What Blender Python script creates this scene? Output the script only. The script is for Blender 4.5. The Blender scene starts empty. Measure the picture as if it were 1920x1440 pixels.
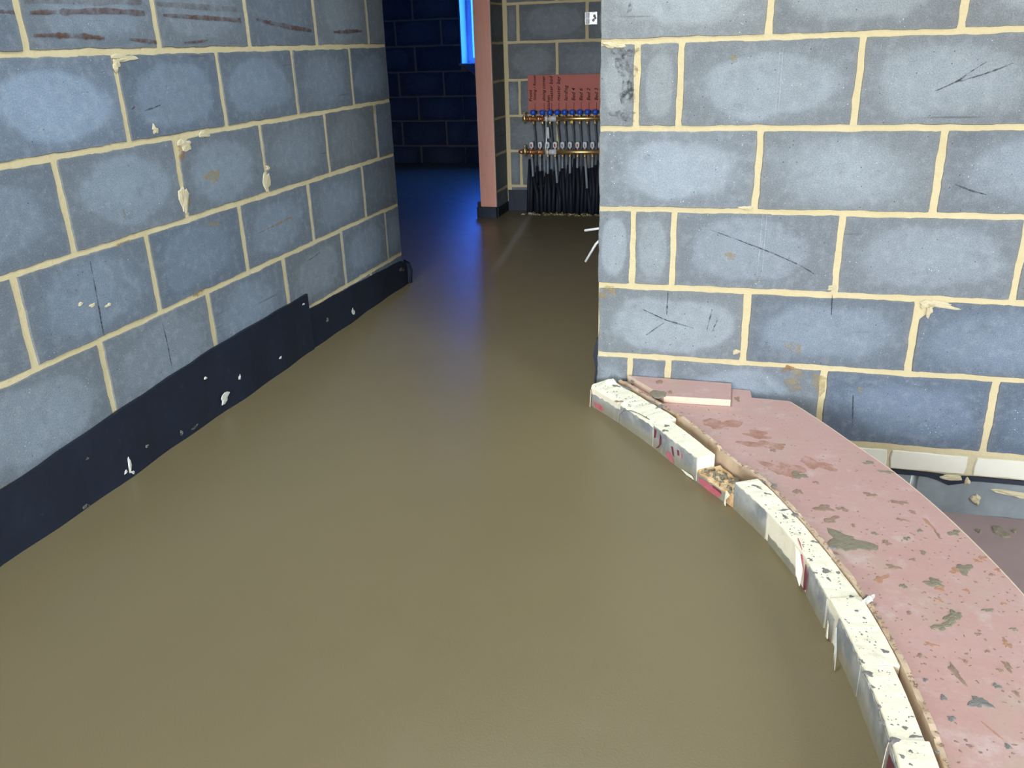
import bpy, bmesh, math, random
from mathutils import Vector, Matrix
random.seed(7)
rnd = random.uniform
SC = bpy.context.scene
COL = SC.collection

# ------------------------------------------------------------------ camera, sky, exposure
CAM_H = 1.04
F_PX, YAW, PITCH, ROLL = 1586.0, -0.2797, -0.3811, -0.0309
fw = Vector((math.sin(YAW)*math.cos(PITCH), math.cos(YAW)*math.cos(PITCH), math.sin(PITCH)))
rt0 = Vector((math.cos(YAW), -math.sin(YAW), 0)); up0 = rt0.cross(fw)
rt = rt0*math.cos(ROLL) + up0*math.sin(ROLL); up = up0*math.cos(ROLL) - rt0*math.sin(ROLL)
cam_data = bpy.data.cameras.new('camera'); cam = bpy.data.objects.new('camera', cam_data); COL.objects.link(cam)
cam_data.sensor_fit = 'HORIZONTAL'; cam_data.sensor_width = 36.0; cam_data.lens = F_PX/1920*36.0
cam_data.clip_start = 0.02
cam.matrix_world = Matrix(((rt.x, up.x, -fw.x, 0), (rt.y, up.y, -fw.y, 0), (rt.z, up.z, -fw.z, CAM_H), (0, 0, 0, 1)))
SC.camera = cam

SKY_STRENGTH = 42.0
w = bpy.data.worlds.new('overcast_sky'); SC.world = w; w.use_nodes = True
nt = w.node_tree; nt.nodes.clear()
wo = nt.nodes.new('ShaderNodeOutputWorld'); bg = nt.nodes.new('ShaderNodeBackground')
tc = nt.nodes.new('ShaderNodeTexCoord'); sp = nt.nodes.new('ShaderNodeSeparateXYZ'); rp = nt.nodes.new('ShaderNodeValToRGB')
nt.links.new(tc.outputs['Generated'], sp.inputs[0]); nt.links.new(sp.outputs['Z'], rp.inputs[0])
rp.color_ramp.elements[0].position = 0.0; rp.color_ramp.elements[0].color = (0.30, 0.29, 0.26, 1)
rp.color_ramp.elements[1].position = 0.04; rp.color_ramp.elements[1].color = (0.88, 0.96, 1.08, 1)
nt.links.new(rp.outputs[0], bg.inputs['Color']); bg.inputs['Strength'].default_value = SKY_STRENGTH
nt.links.new(bg.outputs[0], wo.inputs['Surface'])

def portal(name, loc, rot, sx, sy):
    d = bpy.data.lights.new(name, 'AREA'); d.shape = 'RECTANGLE'; d.size = sx; d.size_y = sy; d.cycles.is_portal = True
    o = bpy.data.objects.new(name, d); COL.objects.link(o); o.location = loc; o.rotation_euler = rot
    return o
# openings: garden doors behind the camera, window on the right, filmed window in the dark room
DOOR = (-1.52, 0.55, -0.28, 2.32, -5.0)      # x0 x1 z0 z1 y
SIDE = (-1.3, 0.2, 0.75, 2.1, 3.2)           # y0 y1 z0 z1 x
FARW = (-2.662, -1.80, 0.875, 2.05, 7.9)     # x0 x1 z0 z1 y
ROOF = (-0.85, -0.25, 1.55, 2.15, 2.42)       # added rooflight, out of view, brightens the floor: x0 x1 y0 y1 z
portal('added_rooflight_portal', ((ROOF[0]+ROOF[1])/2, (ROOF[2]+ROOF[3])/2, ROOF[4]+.10), (0, 0, 0), ROOF[1]-ROOF[0], ROOF[3]-ROOF[2])
portal('garden_door_portal', ((DOOR[0]+DOOR[1])/2, DOOR[4]-.06, (DOOR[2]+DOOR[3])/2), (math.pi/2, 0, 0), DOOR[1]-DOOR[0], DOOR[3]-DOOR[2])
portal('side_window_portal', (SIDE[4]+.06, (SIDE[0]+SIDE[1])/2, (SIDE[2]+SIDE[3])/2), (math.pi/2, 0, math.pi/2), SIDE[1]-SIDE[0], SIDE[3]-SIDE[2])
portal('far_window_portal', ((FARW[0]+FARW[1])/2, FARW[4]+.30, (FARW[2]+FARW[3])/2), (-math.pi/2, 0, 0), FARW[1]-FARW[0], FARW[3]-FARW[2])

vs = SC.view_settings
vs.view_transform = 'Standard'; vs.look = 'None'; vs.exposure = 0.02; vs.gamma = 1.0; vs.use_curve_mapping = False
SC.cycles.max_bounces = 10; SC.cycles.diffuse_bounces = 6; SC.cycles.use_denoising = True

# ------------------------------------------------------------------ materials
class NT:
    def __init__(s, name):
        s.m = bpy.data.materials.new(name); s.m.use_nodes = True; s.t = s.m.node_tree
        s.b = s.t.nodes['Principled BSDF']; s.x = s.t.nodes.new('ShaderNodeTexCoord')
        s.o = s.t.nodes['Material Output']
    def n(s, typ, **kw):
        nd = s.t.nodes.new(typ)
        for k, v in kw.items(): setattr(nd, k, v)
        return nd
    def l(s, a, b): s.t.links.new(a, b)
    def put(s, sock, v):
        if isinstance(v, (int, float)): sock.default_value = v
        elif isinstance(v, tuple): sock.default_value = v if len(v) == len(sock.default_value) else (*v, 1)
        else: s.l(v, sock)
    def math(s, op, a, b=0.0, c=None, clamp=False):
        nd = s.n('ShaderNodeMath', operation=op, use_clamp=clamp); s.put(nd.inputs[0], a); s.put(nd.inputs[1], b)
        if c is not None: s.put(nd.inputs[2], c)
        return nd.outputs[0]
    def noise(s, scale, detail=3.0, rough=.55, vec=None, dist=0.0):
        nd = s.n('ShaderNodeTexNoise'); nd.inputs['Scale'].default_value = scale; nd.inputs['Detail'].default_value = detail
        nd.inputs['Roughness'].default_value = rough; nd.inputs['Distortion'].default_value = dist
        s.l(vec if vec is not None else s.x.outputs['Object'], nd.inputs['Vector']); return nd.outputs['Fac']
    def voro(s, scale, vec=None, feature='F1'):
        nd = s.n('ShaderNodeTexVoronoi', feature=feature); nd.inputs['Scale'].default_value = scale
        s.l(vec if vec is not None else s.x.outputs['Object'], nd.inputs['Vector']); return nd.outputs['Distance']
    def step(s, v, lo, hi):
        nd = s.n('ShaderNodeMapRange', interpolation_type='SMOOTHSTEP'); s.put(nd.inputs['Value'], v)
        nd.inputs['From Min'].default_value = lo; nd.inputs['From Max'].default_value = hi
        if lo > hi:
            nd.inputs['From Min'].default_value = hi; nd.inputs['From Max'].default_value = lo
            nd.inputs['To Min'].default_value = 1; nd.inputs['To Max'].default_value = 0
        return nd.outputs[0]
    def mix(s, f, a, b, blend='MIX'):
        nd = s.n('ShaderNodeMix', data_type='RGBA', blend_type=blend); s.put(nd.inputs[0], f); s.put(nd.inputs[6], a); s.put(nd.inputs[7], b)
        return nd.outputs[2]
    def bump(s, h, strength=.3, dist=.002):
        nd = s.n('ShaderNodeBump'); nd.inputs['Strength'].default_value = strength; nd.inputs['Distance'].default_value = dist
        s.l(h, nd.inputs['Height']); s.l(nd.outputs[0], s.b.inputs['Normal'])
    def fin(s, col, rough=.8, spec=.5, metal=0.0):
        s.put(s.b.inputs['Base Color'], col); s.put(s.b.inputs['Roughness'], rough)
        s.b.inputs['Specular IOR Level'].default_value = spec; s.put(s.b.inputs['Metallic'], metal); return s.m

M = {}
def block_material():
    s = NT('concrete_block')
    oi = s.n('ShaderNodeObjectInfo'); sc = s.n('ShaderNodeSeparateColor'); s.l(oi.outputs['Color'], sc.inputs[0])
    tone, oval, blue = sc.outputs[0], sc.outputs[1], sc.outputs[2]
    # shift the noise for each block
    cmb = s.n('ShaderNodeCombineXYZ'); k = s.math('MULTIPLY', oi.outputs['Random'], 37.0)
    s.l(k, cmb.inputs[0]); s.l(k, cmb.inputs[2])
    ad = s.n('ShaderNodeVectorMath', operation='ADD'); s.l(s.x.outputs['Object'], ad.inputs[0]); s.l(cmb.outputs[0], ad.inputs[1]); v = ad.outputs[0]
    g = s.n('ShaderNodeSeparateXYZ'); s.l(s.x.outputs['Generated'], g.inputs[0])
    wob = s.math('MULTIPLY', s.math('SUBTRACT', s.noise(5.0, 3, .5, v), .5), .80)
    px = s.math('ABSOLUTE', s.math('MULTIPLY', s.math('SUBTRACT', g.outputs[0], .5), 2.0))
    pz = s.math('ABSOLUTE', s.math('MULTIPLY', s.math('SUBTRACT', g.outputs[2], .5), 2.0))
    r = s.math('POWER', s.math('ADD', s.math('POWER', px, 2.3), s.math('POWER', pz, 2.3)), .43)
    r = s.math('ADD', r, wob)
    crisp = s.step(r, .84, .62); soft = s.step(r, 1.25, .15)
    r2 = s.math('FRACT', s.math('MULTIPLY', oi.outputs['Random'], 7.31)); r3 = s.math('FRACT', s.math('MULTIPLY', oi.outputs['Random'], 23.7))
    cw = s.math('MULTIPLY_ADD', r2, .42, .10)                      # some ovals are sharp, others fade out
    ring = s.math('MULTIPLY', s.math('MULTIPLY', s.step(r, .50, .70), s.step(r, .84, .72)), s.math('MULTIPLY', r3, .30))
    m = s.math('ADD', s.math('ADD', s.math('MULTIPLY', crisp, cw), s.math('MULTIPLY', soft, s.math('SUBTRACT', .92, cw))), ring)
    m = s.math('MULTIPLY', m, s.math('MULTIPLY_ADD', s.noise(9, 4, .6, v), .8, .55))
    m = s.math('MULTIPLY', m, oval, clamp=True)
    dark = s.mix(blue, (.200, .213, .213), (.120, .155, .210))
    lite = s.mix(blue, (.365, .40, .41), (.245, .325, .435))
    c = s.mix(m, dark, lite)
    c = s.mix(s.math('MULTIPLY', s.noise(5.0, 4, .6, v), .26), c, (.19, .205, .215))
    # drying bands, grain, pits, specks, scratches
    c = s.mix(s.math('MULTIPLY', s.step(s.noise(16, 5, .7, v), .52, .72), .30), c, (.10, .105, .11))
    c = s.mix(s.math('MULTIPLY', s.step(s.noise(330, 3, .7, v), .30, .75), .75), c, s.mix(.62, c, (.03, .04, .045)))
    c = s.mix(s.math('MULTIPLY', s.step(s.noise(240, 2, .6, v), .58, .80), .45), c, (.52, .56, .58))
    c = s.mix(s.math('MULTIPLY', s.step(s.noise(34, 4, .65, v), .45, .70), .16), c, (.44, .47, .48))
    spk = s.step(s.voro(95, v), .17, .05); c = s.mix(s.math('MULTIPLY', spk, s.step(s.noise(14, 2, .5, v), .55, .70)), c, (.62, .64, .62))
    pit = s.step(s.voro(38, v), .075, .035); c = s.mix(s.math('MULTIPLY', pit, .85), c, (.045, .05, .055))
    mp = s.n('ShaderNodeMapping'); mp.inputs['Rotation'].default_value = (0, .5, 0); mp.inputs['Scale'].default_value = (3.0, 1, 60.0); s.l(v, mp.inputs[0])
    scr = s.step(s.noise(1.0, 2, .4, mp.outputs[0]), .71, .76); c = s.mix(s.math('MULTIPLY', scr, .45), c, (.05, .055, .06))
    ed = s.step(s.math('MAXIMUM', px, pz), .90, 1.0); c = s.mix(s.math('MULTIPLY', ed, .25), c, (.24, .22, .17))
    tn = s.n('ShaderNodeCombineColor'); tt = s.math('ADD', s.math('MULTIPLY', tone, .7), .65)
    for i in range(3): s.l(tt, tn.inputs[i])
    c = s.mix(1.0, c, tn.outputs[0], 'MULTIPLY')
    h = s.math('ADD', s.noise(160, 4, .7, v), s.math('MULTIPLY', pit, -3.0))
    s.bump(h, .35, .0015)
    return s, c, v
s, c, v = block_material(); M['block'] = s.fin(c, .92, .25)
s, c, v = block_material()          # blocks of the top course with brown mud dragged across them
s.m.name = 'concrete_block_mud_streaked'
mp = s.n('ShaderNodeMapping'); mp.inputs['Scale'].default_value = (1.6, 1, 26.0); s.l(v, mp.inputs[0])
sm = s.step(s.noise(1.0, 3, .5, mp.outputs[0], .6), .57, .66)
c = s.mix(s.math('MULTIPLY', sm, .80), c, (.085, .050, .032)); M['block_mud'] = s.fin(c, .92, .25)

s = NT('mortar'); a = s.noise(6, 3); b = s.noise(90, 5, .7)
c = s.mix(a, (.53, .44, .24), (.70, .605, .385)); c = s.mix(s.math('MULTIPLY', b, .35), c, (.40, .32, .18))
s.bump(s.math('ADD', b, s.math('MULTIPLY', s.noise(25, 3), 1.5)), .8, .003); M['mortar'] = s.fin(c, .95, .2)
s = NT('mortar_stained'); c = s.mix(s.noise(40, 4), (.34, .25, .10), (.45, .36, .20)); s.bump(s.noise(120, 4), .5, .002); M['smear1'] = s.fin(c, .95, .2)
s = NT('mortar_rusty'); c = s.mix(s.noise(60, 4), (.28, .14, .05), (.42, .27, .12)); s.bump(s.noise(120, 4), .5, .002); M['smear2'] = s.fin(c, .95, .2)
s = NT('mortar_smear'); c = s.mix(s.noise(50, 4), (.46, .40, .25), (.62, .54, .36)); s.bump(s.noise(120, 4), .6, .002); M['smear0'] = s.fin(c, .95, .2)

s = NT('wet_screed')
n1 = s.noise(1.3, 4, .5); n2 = s.noise(9, 5, .6); n3 = s.noise(260, 2, .5)
c = s.mix(n1, (.170, .131, .062), (.222, .175, .090)); c = s.mix(s.math('MULTIPLY', n2, .35), c, (.20, .165, .09))
c = s.mix(s.math('MULTIPLY', n3, .25), c, (.16, .13, .07))
# pale streak along the corridor
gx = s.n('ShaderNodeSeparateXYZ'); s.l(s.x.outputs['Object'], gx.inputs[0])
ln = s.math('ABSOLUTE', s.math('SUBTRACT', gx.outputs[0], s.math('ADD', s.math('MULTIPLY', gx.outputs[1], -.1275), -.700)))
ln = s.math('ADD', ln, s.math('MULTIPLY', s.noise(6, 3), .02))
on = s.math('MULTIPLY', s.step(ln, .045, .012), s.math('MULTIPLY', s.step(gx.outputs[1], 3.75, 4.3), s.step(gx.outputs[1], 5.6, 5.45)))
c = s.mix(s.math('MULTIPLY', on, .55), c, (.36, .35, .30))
s.bump(s.math('ADD', s.math('MULTIPLY', s.noise(3.5, 3), 6.0), n3), .12, .002)
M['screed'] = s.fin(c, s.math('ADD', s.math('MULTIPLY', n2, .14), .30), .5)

s = NT('pink_plywood')
n1 = s.noise(5, 4, .6); mp = s.n('ShaderNodeMapping'); mp.inputs['Scale'].default_value = (6, 60, 60); s.l(s.x.outputs['Object'], mp.inputs[0])
gr = s.noise(1.0, 4, .6, mp.outputs[0])
c = s.mix(n1, (.45, .225, .190), (.55, .355, .315)); c = s.mix(s.math('MULTIPLY', gr, .4), c, (.58, .41, .38))
dirt = s.step(s.noise(9, 5, .65), .48, .70); c = s.mix(s.math('MULTIPLY', dirt, .55), c, (.46, .36, .28)); c = s.mix(s.math('MULTIPLY', s.step(s.noise(14, 5, .7), .52, .72), .5), c, (.62, .51, .48)); c = s.mix(s.math('MULTIPLY', s.step(s.noise(120, 3, .6), .5, .75), .35), c, (.40, .24, .20))
s.bump(gr, .15, .001); PLYN = (s, c); M['ply'] = s.fin(c, .55, .4)
s = NT('pink_plywood_door_lining')
n1 = s.noise(4, 4, .6); mp = s.n('ShaderNodeMapping'); mp.inputs['Scale'].default_value = (70, 70, 5); s.l(s.x.outputs['Object'], mp.inputs[0])
gr = s.noise(1.0, 4, .6, mp.outputs[0]); c = s.mix(n1, (.66, .27, .19), (.72, .40, .30)); c = s.mix(s.math('MULTIPLY', gr, .45), c, (.42, .19, .14))
dk = s.step(s.noise(11, 3, .6), .62, .76); c = s.mix(s.math('MULTIPLY', dk, .35), c, (.24, .15, .10)); s.bump(gr, .2, .001); M['lining'] = s.fin(c, .6, .35)
s = NT('shaded_plywood'); c = s.mix(s.noise(6, 4, .6), (.25, .17, .16), (.36, .27, .255)); c = s.mix(s.math('MULTIPLY', s.step(s.noise(16, 5, .7), .5, .7), .4), c, (.27, .23, .19)); M['ply_shaded'] = s.fin(c, .7, .35)  # lower floor plywood, its shade painted in as a darker colour
s = NT('red_plywood_board'); n1 = s.noise(6, 4, .6); gr = s.noise(130, 3, .6)
c = s.mix(n1, (.42, .10, .075), (.50, .17, .13)); c = s.mix(s.math('MULTIPLY', gr, .4), c, (.34, .09, .07)); M['redply'] = s.fin(c, .6, .35)
s = NT('raw_plywood_edge'); gr = s.noise(70, 4, .6); c = s.mix(gr, (.62, .46, .33), (.78, .64, .50)); M['plyedge'] = s.fin(c, .8, .3)
s = NT('bent_plywood'); n1 = s.noise(12, 4, .6); c = s.mix(n1, (.50, .36, .24), (.66, .51, .36)); st = s.step(s.noise(20, 4, .6), .5, .68)
c = s.mix(s.math('MULTIPLY', st, .5), c, (.36, .20, .10)); M['strip'] = s.fin(c, .75, .3)

s = NT('foam_insulation'); n1 = s.noise(14, 4, .6); n2 = s.noise(130, 3, .6)
c = s.mix(n1, (.84, .76, .52), (.90, .86, .73)); c = s.mix(s.math('MULTIPLY', s.step(s.noise(22, 5, .7), .56, .72), .45), c, (.52, .46, .34)); s.bump(n2, .5, .002); M['foam'] = s.fin(c, .9, .25)
s = NT('crumbled_foam'); n2 = s.noise(80, 4, .7); c = s.mix(s.step(s.noise(30, 4, .6), .35, .65), (.62, .37, .17), (.80, .60, .34)); s.bump(n2, .9, .006); M['foam_crumb'] = s.fin(c, .95, .2)
s = NT('foil_facing'); n1 = s.noise(16, 4, .6); n2 = s.noise(9, 3, .5)
c = s.mix(s.step(n1, .35, .65), (.30, .32, .33), (.56, .57, .54))
gz = s.n('ShaderNodeSeparateXYZ'); s.l(s.x.outputs['Object'], gz.inputs[0])
low = s.step(s.math('ADD', gz.outputs[2], s.math('MULTIPLY', n1, -.05)), .022, -.018)     # grout film left by the screed
c = s.mix(s.math('MULTIPLY', low, .75), c, (.33, .29, .18)); s.bump(s.noise(25, 3), .4, .004); M['foil'] = s.fin(c, .5, .5, .25)
s = NT('red_print'); c = s.mix(s.noise(60, 3), (.42, .045, .075), (.62, .22, .24)); M['redprint'] = s.fin(c, .6, .4)
s = NT('maroon_print'); c = s.mix(s.noise(60, 3), (.13, .025, .04), (.25, .06, .08)); M['maroon'] = s.fin(c, .6, .4)

s = NT('black_membrane'); n1 = s.noise(7, 4, .6); c = s.mix(n1, (.005, .008, .016), (.011, .017, .034)); c = s.mix(s.math('MULTIPLY', s.step(s.noise(30, 5, .7), .60, .78), .25), c, (.10, .095, .085))
s.bump(s.noise(9, 3), .4, .01); M['dpm'] = s.fin(c, .55, .4)
s = NT('dried_splash'); c = s.mix(s.noise(80, 3), (.42, .41, .36), (.62, .60, .54)); M['splash'] = s.fin(c, .9, .2)
s = NT('dull_splash'); c = s.mix(s.noise(80, 3), (.14, .13, .11), (.24, .22, .18)); M['splash_dull'] = s.fin(c, .9, .2)
for i, (a, b) in enumerate((((.20, .17, .115), (.27, .235, .17)), ((.25, .165, .115), (.34, .235, .175)), ((.37, .18, .11), (.46, .27, .18)), ((.15, .145, .135), (.24, .23, .21)))):
    s = NT(('olive', 'brown', 'rusty', 'grey')[i]+'_screed_splat'); c = s.mix(s.noise(70, 4), a, b); s.bump(s.noise(90, 4), .8, .003); M['splat%d' % i] = s.fin(c, .85, .3)
def plain(name, col, rough=.6, spec=.5, metal=0.0, var=.12, scale=40):
    s = NT(name); c = s.mix(s.noise(scale, 3), tuple(x*(1-var) for x in col), tuple(min(1, x*(1+var)) for x in col)); M[name] = s.fin(c, rough, spec, metal); return M[name]
plain('brass', (.62, .40, .16), .32, .5, .9); plain('pale_brass', (.72, .56, .30), .35, .5, .8); plain('copper', (.70, .34, .18), .35, .5, .85)
plain('blue_plastic', (.015, .085, .52), .35); plain('white_plastic', (.80, .80, .80), .35); plain('clear_plastic', (.62, .63, .63), .25); plain('red_plastic', (.45, .05, .04), .4)
plain('grey_pipe', (.22, .24, .27), .5); plain('dark_pipe', (.075, .085, .10), .5); plain('black_conduit', (.008, .010, .016), .65, .3); plain('yellow_plastic', (.80, .68, .12), .4)
plain('galvanised_steel', (.62, .64, .65), .35, .5, .85, .35, 60); plain('white_cable', (.75, .75, .73), .5); plain('black_ink', (.008, .004, .004), .8, .2)
plain('white_brick', (.70, .67, .56), .85, .3, 0, .06, 20); plain('ceiling_board', (.55, .53, .50), .9); plain('window_frame_white', (.70, .72, .75), .35); plain('zinc', (.6, .6, .6), .4, .5, .7)
plain('stain', (.47, .225, .125), .7, .3); plain('plain_lean_block', (.17, .18, .19), .95); plain('foundation_block', (.23, .26, .27), .92, .3, 0, .35, 14)
s = NT('blue_protective_film'); s.t.nodes.remove(s.b); tr = s.n('ShaderNodeBsdfTransparent'); tr.inputs[0].default_value = (.118, .29, .70, 1); s.l(tr.outputs[0], s.o.inputs['Surface']); M['film'] = s.m
s = NT('clear_glass'); s.t.nodes.remove(s.b); tr = s.n('ShaderNodeBsdfTransparent'); tr.inputs[0].default_value = (.93, .96, .95, 1); gl = s.n('ShaderNodeBsdfGlossy'); gl.inputs['Roughness'].default_value = .02
mx = s.n('ShaderNodeMixShader'); mx.inputs[0].default_value = .06; s.l(tr.outputs[0], mx.inputs[1]); s.l(gl.outputs[0], mx.inputs[2]); s.l(mx.outputs[0], s.o.inputs['Surface']); M['glass'] = s.m
s = NT('loose_polythene'); s.fin((.35, .42, .60), .3, .5); s.b.inputs['Transmission Weight'].default_value = .3; M['poly'] = s.m
# coarse brick pattern for wall sides that are never faced closely
s = NT('blockwork_far'); br = s.n('ShaderNodeTexBrick'); mp = s.n('ShaderNodeMapping'); s.l(s.x.outputs['Generated'], mp.inputs[0]); M['blockfar'] = M['plain_lean_block']

def patchy(key, scale, lo, hi, top):
    m = M[key]; t_ = m.node_tree; b_ = t_.nodes['Principled BSDF']; n_ = t_.nodes.new('ShaderNodeTexNoise'); n_.inputs['Scale'].default_value = scale; n_.inputs['Detail'].default_value = 5; n_.inputs['Roughness'].default_value = .65
    x_ = t_.nodes.new('ShaderNodeTexCoord'); t_.links.new(x_.outputs['Object'], n_.inputs['Vector']); r_ = t_.nodes.new('ShaderNodeMapRange'); t_.links.new(n_.outputs['Fac'], r_.inputs[0])
    r_.inputs[1].default_value = lo; r_.inputs[2].default_value = hi; r_.inputs[4].default_value = top; t_.links.new(r_.outputs[0], b_.inputs['Alpha'])
plain('mud_streak', (.125, .060, .040), .9, .2); plain('faint_mud', (.14, .085, .065), .9, .2); plain('scratch', (.045, .05, .055), .9, .2); plain('pale_scratch', (.50, .53, .55), .9, .2); plain('soot', (.05, .055, .055), .9, .2)
patchy('faint_mud', 30, .35, .75, .5); patchy('scratch', 60, .35, .6, .8); patchy('pale_scratch', 60, .3, .6, .6); patchy('soot', 75, .42, .80, .75)
patchy('smear1', 42, .38, .60, .55); patchy('smear2', 42, .40, .62, .75); patchy('stain', 30, .34, .70, .65); patchy('mud_streak', 30, .30, .66, .80); patchy('splash_dull', 60, .4, .6, .8)

# ------------------------------------------------------------------ mesh helpers
def link(name, me, mat, parent=None):
    o = bpy.data.objects.new(name, me); COL.objects.link(o)
    if mat is not None and not me.materials: me.materials.append(M[mat] if isinstance(mat, str) else mat)
    if parent is not None: o.parent = parent
    return o
def from_bm(name, bm, mat, parent=None, smooth=False):
    bmesh.ops.recalc_face_normals(bm, faces=bm.faces[:])
    me = bpy.data.meshes.new(name); bm.to_mesh(me); bm.free()
    if smooth:
        for p in me.polygons: p.use_smooth = True
    return link(name, me, mat, parent)
def tag(o, label=None, cat=None, group=None, kind=None):
    if label: o['label'] = label
    if cat: o['category'] = cat
    if group: o['group'] = group
    if kind: o['kind'] = kind
    return o
def empty(name, loc, label, cat, group=None):
    o = bpy.data.objects.new(name, None); COL.objects.link(o); o.location = loc; o.empty_display_size = .05
    return tag(o, label, cat, group)
def add_box(bm, x0, x1, y0, y1, z0, z1):
    v = [bm.verts.new(p) for p in ((x0,y0,z0),(x1,y0,z0),(x1,y1,z0),(x0,y1,z0),(x0,y0,z1),(x1,y0,z1),(x1,y1,z1),(x0,y1,z1))]
    for f in ((0,3,2,1),(4,5,6,7),(0,1,5,4),(1,2,6,5),(2,3,7,6),(3,0,4,7)): bm.faces.new([v[i] for i in f])
def box(name, x0, x1, y0, y1, z0, z1, mat, parent=None, bevel=0):
    bm = bmesh.new(); add_box(bm, x0, x1, y0, y1, z0, z1)
    if bevel: bmesh.ops.bevel(bm, geom=bm.edges[:], offset=bevel, segments=2, affect='EDGES', profile=.6)
    return from_bm(name, bm, mat, parent)
def boxes(name, lst, mat, parent=None):
    bm = bmesh.new()
    for b in lst: add_box(bm, *b)
    return from_bm(name, bm, mat, parent)
def add_tube(bm, pts, rad, n=10, cap=True):
    rings = []; pts = [Vector(p) for p in pts]
    for i, p in enumerate(pts):
        d = (pts[min(i+1, len(pts)-1)] - pts[max(i-1, 0)]).normalized()
        a = d.orthogonal().normalized() if i == 0 else (a - d*a.dot(d)).normalized()
        b = d.cross(a); r = rad[i] if isinstance(rad, (list, tuple)) else rad
        rings.append([bm.verts.new(p + a*(r*math.cos(2*math.pi*k/n)) + b*(r*math.sin(2*math.pi*k/n))) for k in range(n)])
    for q, r in zip(rings, rings[1:]):
        for k in range(n): bm.faces.new((q[k], q[(k+1) % n], r[(k+1) % n], r[k]))
    if cap: bm.faces.new(rings[0][::-1]); bm.faces.new(rings[-1])
def tube(name, pts, rad, mat, parent=None, n=10):
    bm = bmesh.new(); add_tube(bm, pts, rad, n); return from_bm(name, bm, mat, parent, True)
def prism(name, poly, z0, z1, mat, parent=None, bevel=0):
    bm = bmesh.new(); lo = [bm.verts.new((x, y, z0)) for x, y in poly]; hi = [bm.verts.new((x, y, z1)) for x, y in poly]
    bm.faces.new(lo[::-1]); bm.faces.new(hi); k = len(poly)
    for i in range(k): bm.faces.new((lo[i], lo[(i+1) % k], hi[(i+1) % k], hi[i]))
    if bevel: bmesh.ops.bevel(bm, geom=bm.edges[:], offset=bevel, segments=1, affect='EDGES')
    bmesh.ops.triangulate(bm, faces=[f for f in bm.faces if len(f.verts) > 4])
    return from_bm(name, bm, mat, parent)

def add_block(bm, w, h, d, jit, step, round_c=.006, chip=None):
    """A block face w x h in the local XZ plane (front at y=0, body towards +y), with worn, uneven edges."""
    loop = []
    corners = ((-w/2, -h/2), (w/2, -h/2), (w/2, h/2), (-w/2, h/2))
    ph = [rnd(0, 6.28) for _ in range(8)]
    for i in range(4):
        a, b = Vector(corners[i]), Vector(corners[(i+1) % 4]); L = (b-a).length; t = (b-a)/L; nrm = Vector((t.y, -t.x))
        k = max(2, int(L/step))
        for j in range(k):
            u = j/k*L + (rnd(-.3, .3)*L/k if j else 0)
            e = jit*(.9*math.sin(u*23+ph[i]) + .7*math.sin(u*61+ph[i+4])) + rnd(-1, 1)*jit*.8
            cut = 0
            if j == 0: p = a + t*round_c*rnd(.4, 1.4) ; loop.append(a + Vector((-a.x, -a.y)).normalized()*round_c*.25*rnd(.2, 1.2)); continue
            loop.append(a + t*u - nrm*max(-jit, e))
    if chip is not None:
        ci, size = chip; c = Vector(corners[ci])
        for p in loop:
            dd = (p-c).length
            if dd < size:
                f = (1-dd/size); q = -c.normalized(); p += Vector((q.x*size*.55*f, q.y*size*.9*f))
    n = len(loop)
    inn = [p*(1-.0025/max(.05, p.length)) for p in loop]
    r0 = [bm.verts.new((p.x, 0, p.y)) for p in inn]; r1 = [bm.verts.new((p.x, .003, p.y)) for p in loop]; r2 = [bm.verts.new((p.x, d, p.y)) for p in loop]
    bm.faces.new(r0)
    for q, r in ((r0, r1), (r1, r2)):
        for k in range(n): bm.faces.new((q[k], q[(k+1) % n], r[(k+1) % n], r[k]))

BED, PERP = .0135, .0165
def courses(wall, O, ang, beds, joints, jit=.0012, step=.013, tone=(.45, .6), blue=(.3, .6), oval=(.3, 1.0), mud=(), special=None, depth=.094, clip=None, name='concrete_block'):
    """One mesh object for each block: course i lies between beds[i] (top) and beds[i+1]; joints[i] = list of s positions incl. both ends."""
    R = Matrix.Rotation(ang, 4, 'Z')
    for ci, js in enumerate(joints):
        zt, zb = beds[ci], beds[ci+1]
        for k in range(len(js)-1):
            s0 = js[k] + (PERP/2 if k else 0); s1 = js[k+1] - (PERP/2 if k < len(js)-2 else 0)
            if s1 - s0 < .012: continue
            a0, a1 = zb + BED/2 + rnd(-.001, .0015), zt - BED/2 + rnd(-.0015, .001)
            if clip and clip(s0, s1, a0, a1): continue
            bm = bmesh.new(); sp_ = (special or {}).get((ci, k), {})
            add_block(bm, s1-s0+rnd(-.003, .003), a1-a0, depth, jit, step, chip=sp_.get('chip'))
            o = from_bm(name, bm, 'block_mud' if ci in mud else 'block', wall)
            p = R @ Vector(((s0+s1)/2, rnd(-.0012, .0008), 0)); o.location = (O[0]+p.x, O[1]+p.y, (a0+a1)/2); o.rotation_euler = (0, 0, ang + rnd(-.002, .002))
            o.color = (sp_.get('tone', rnd(*tone)), sp_.get('oval', rnd(*oval)), sp_.get('blue', rnd(*blue)), 1)
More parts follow.
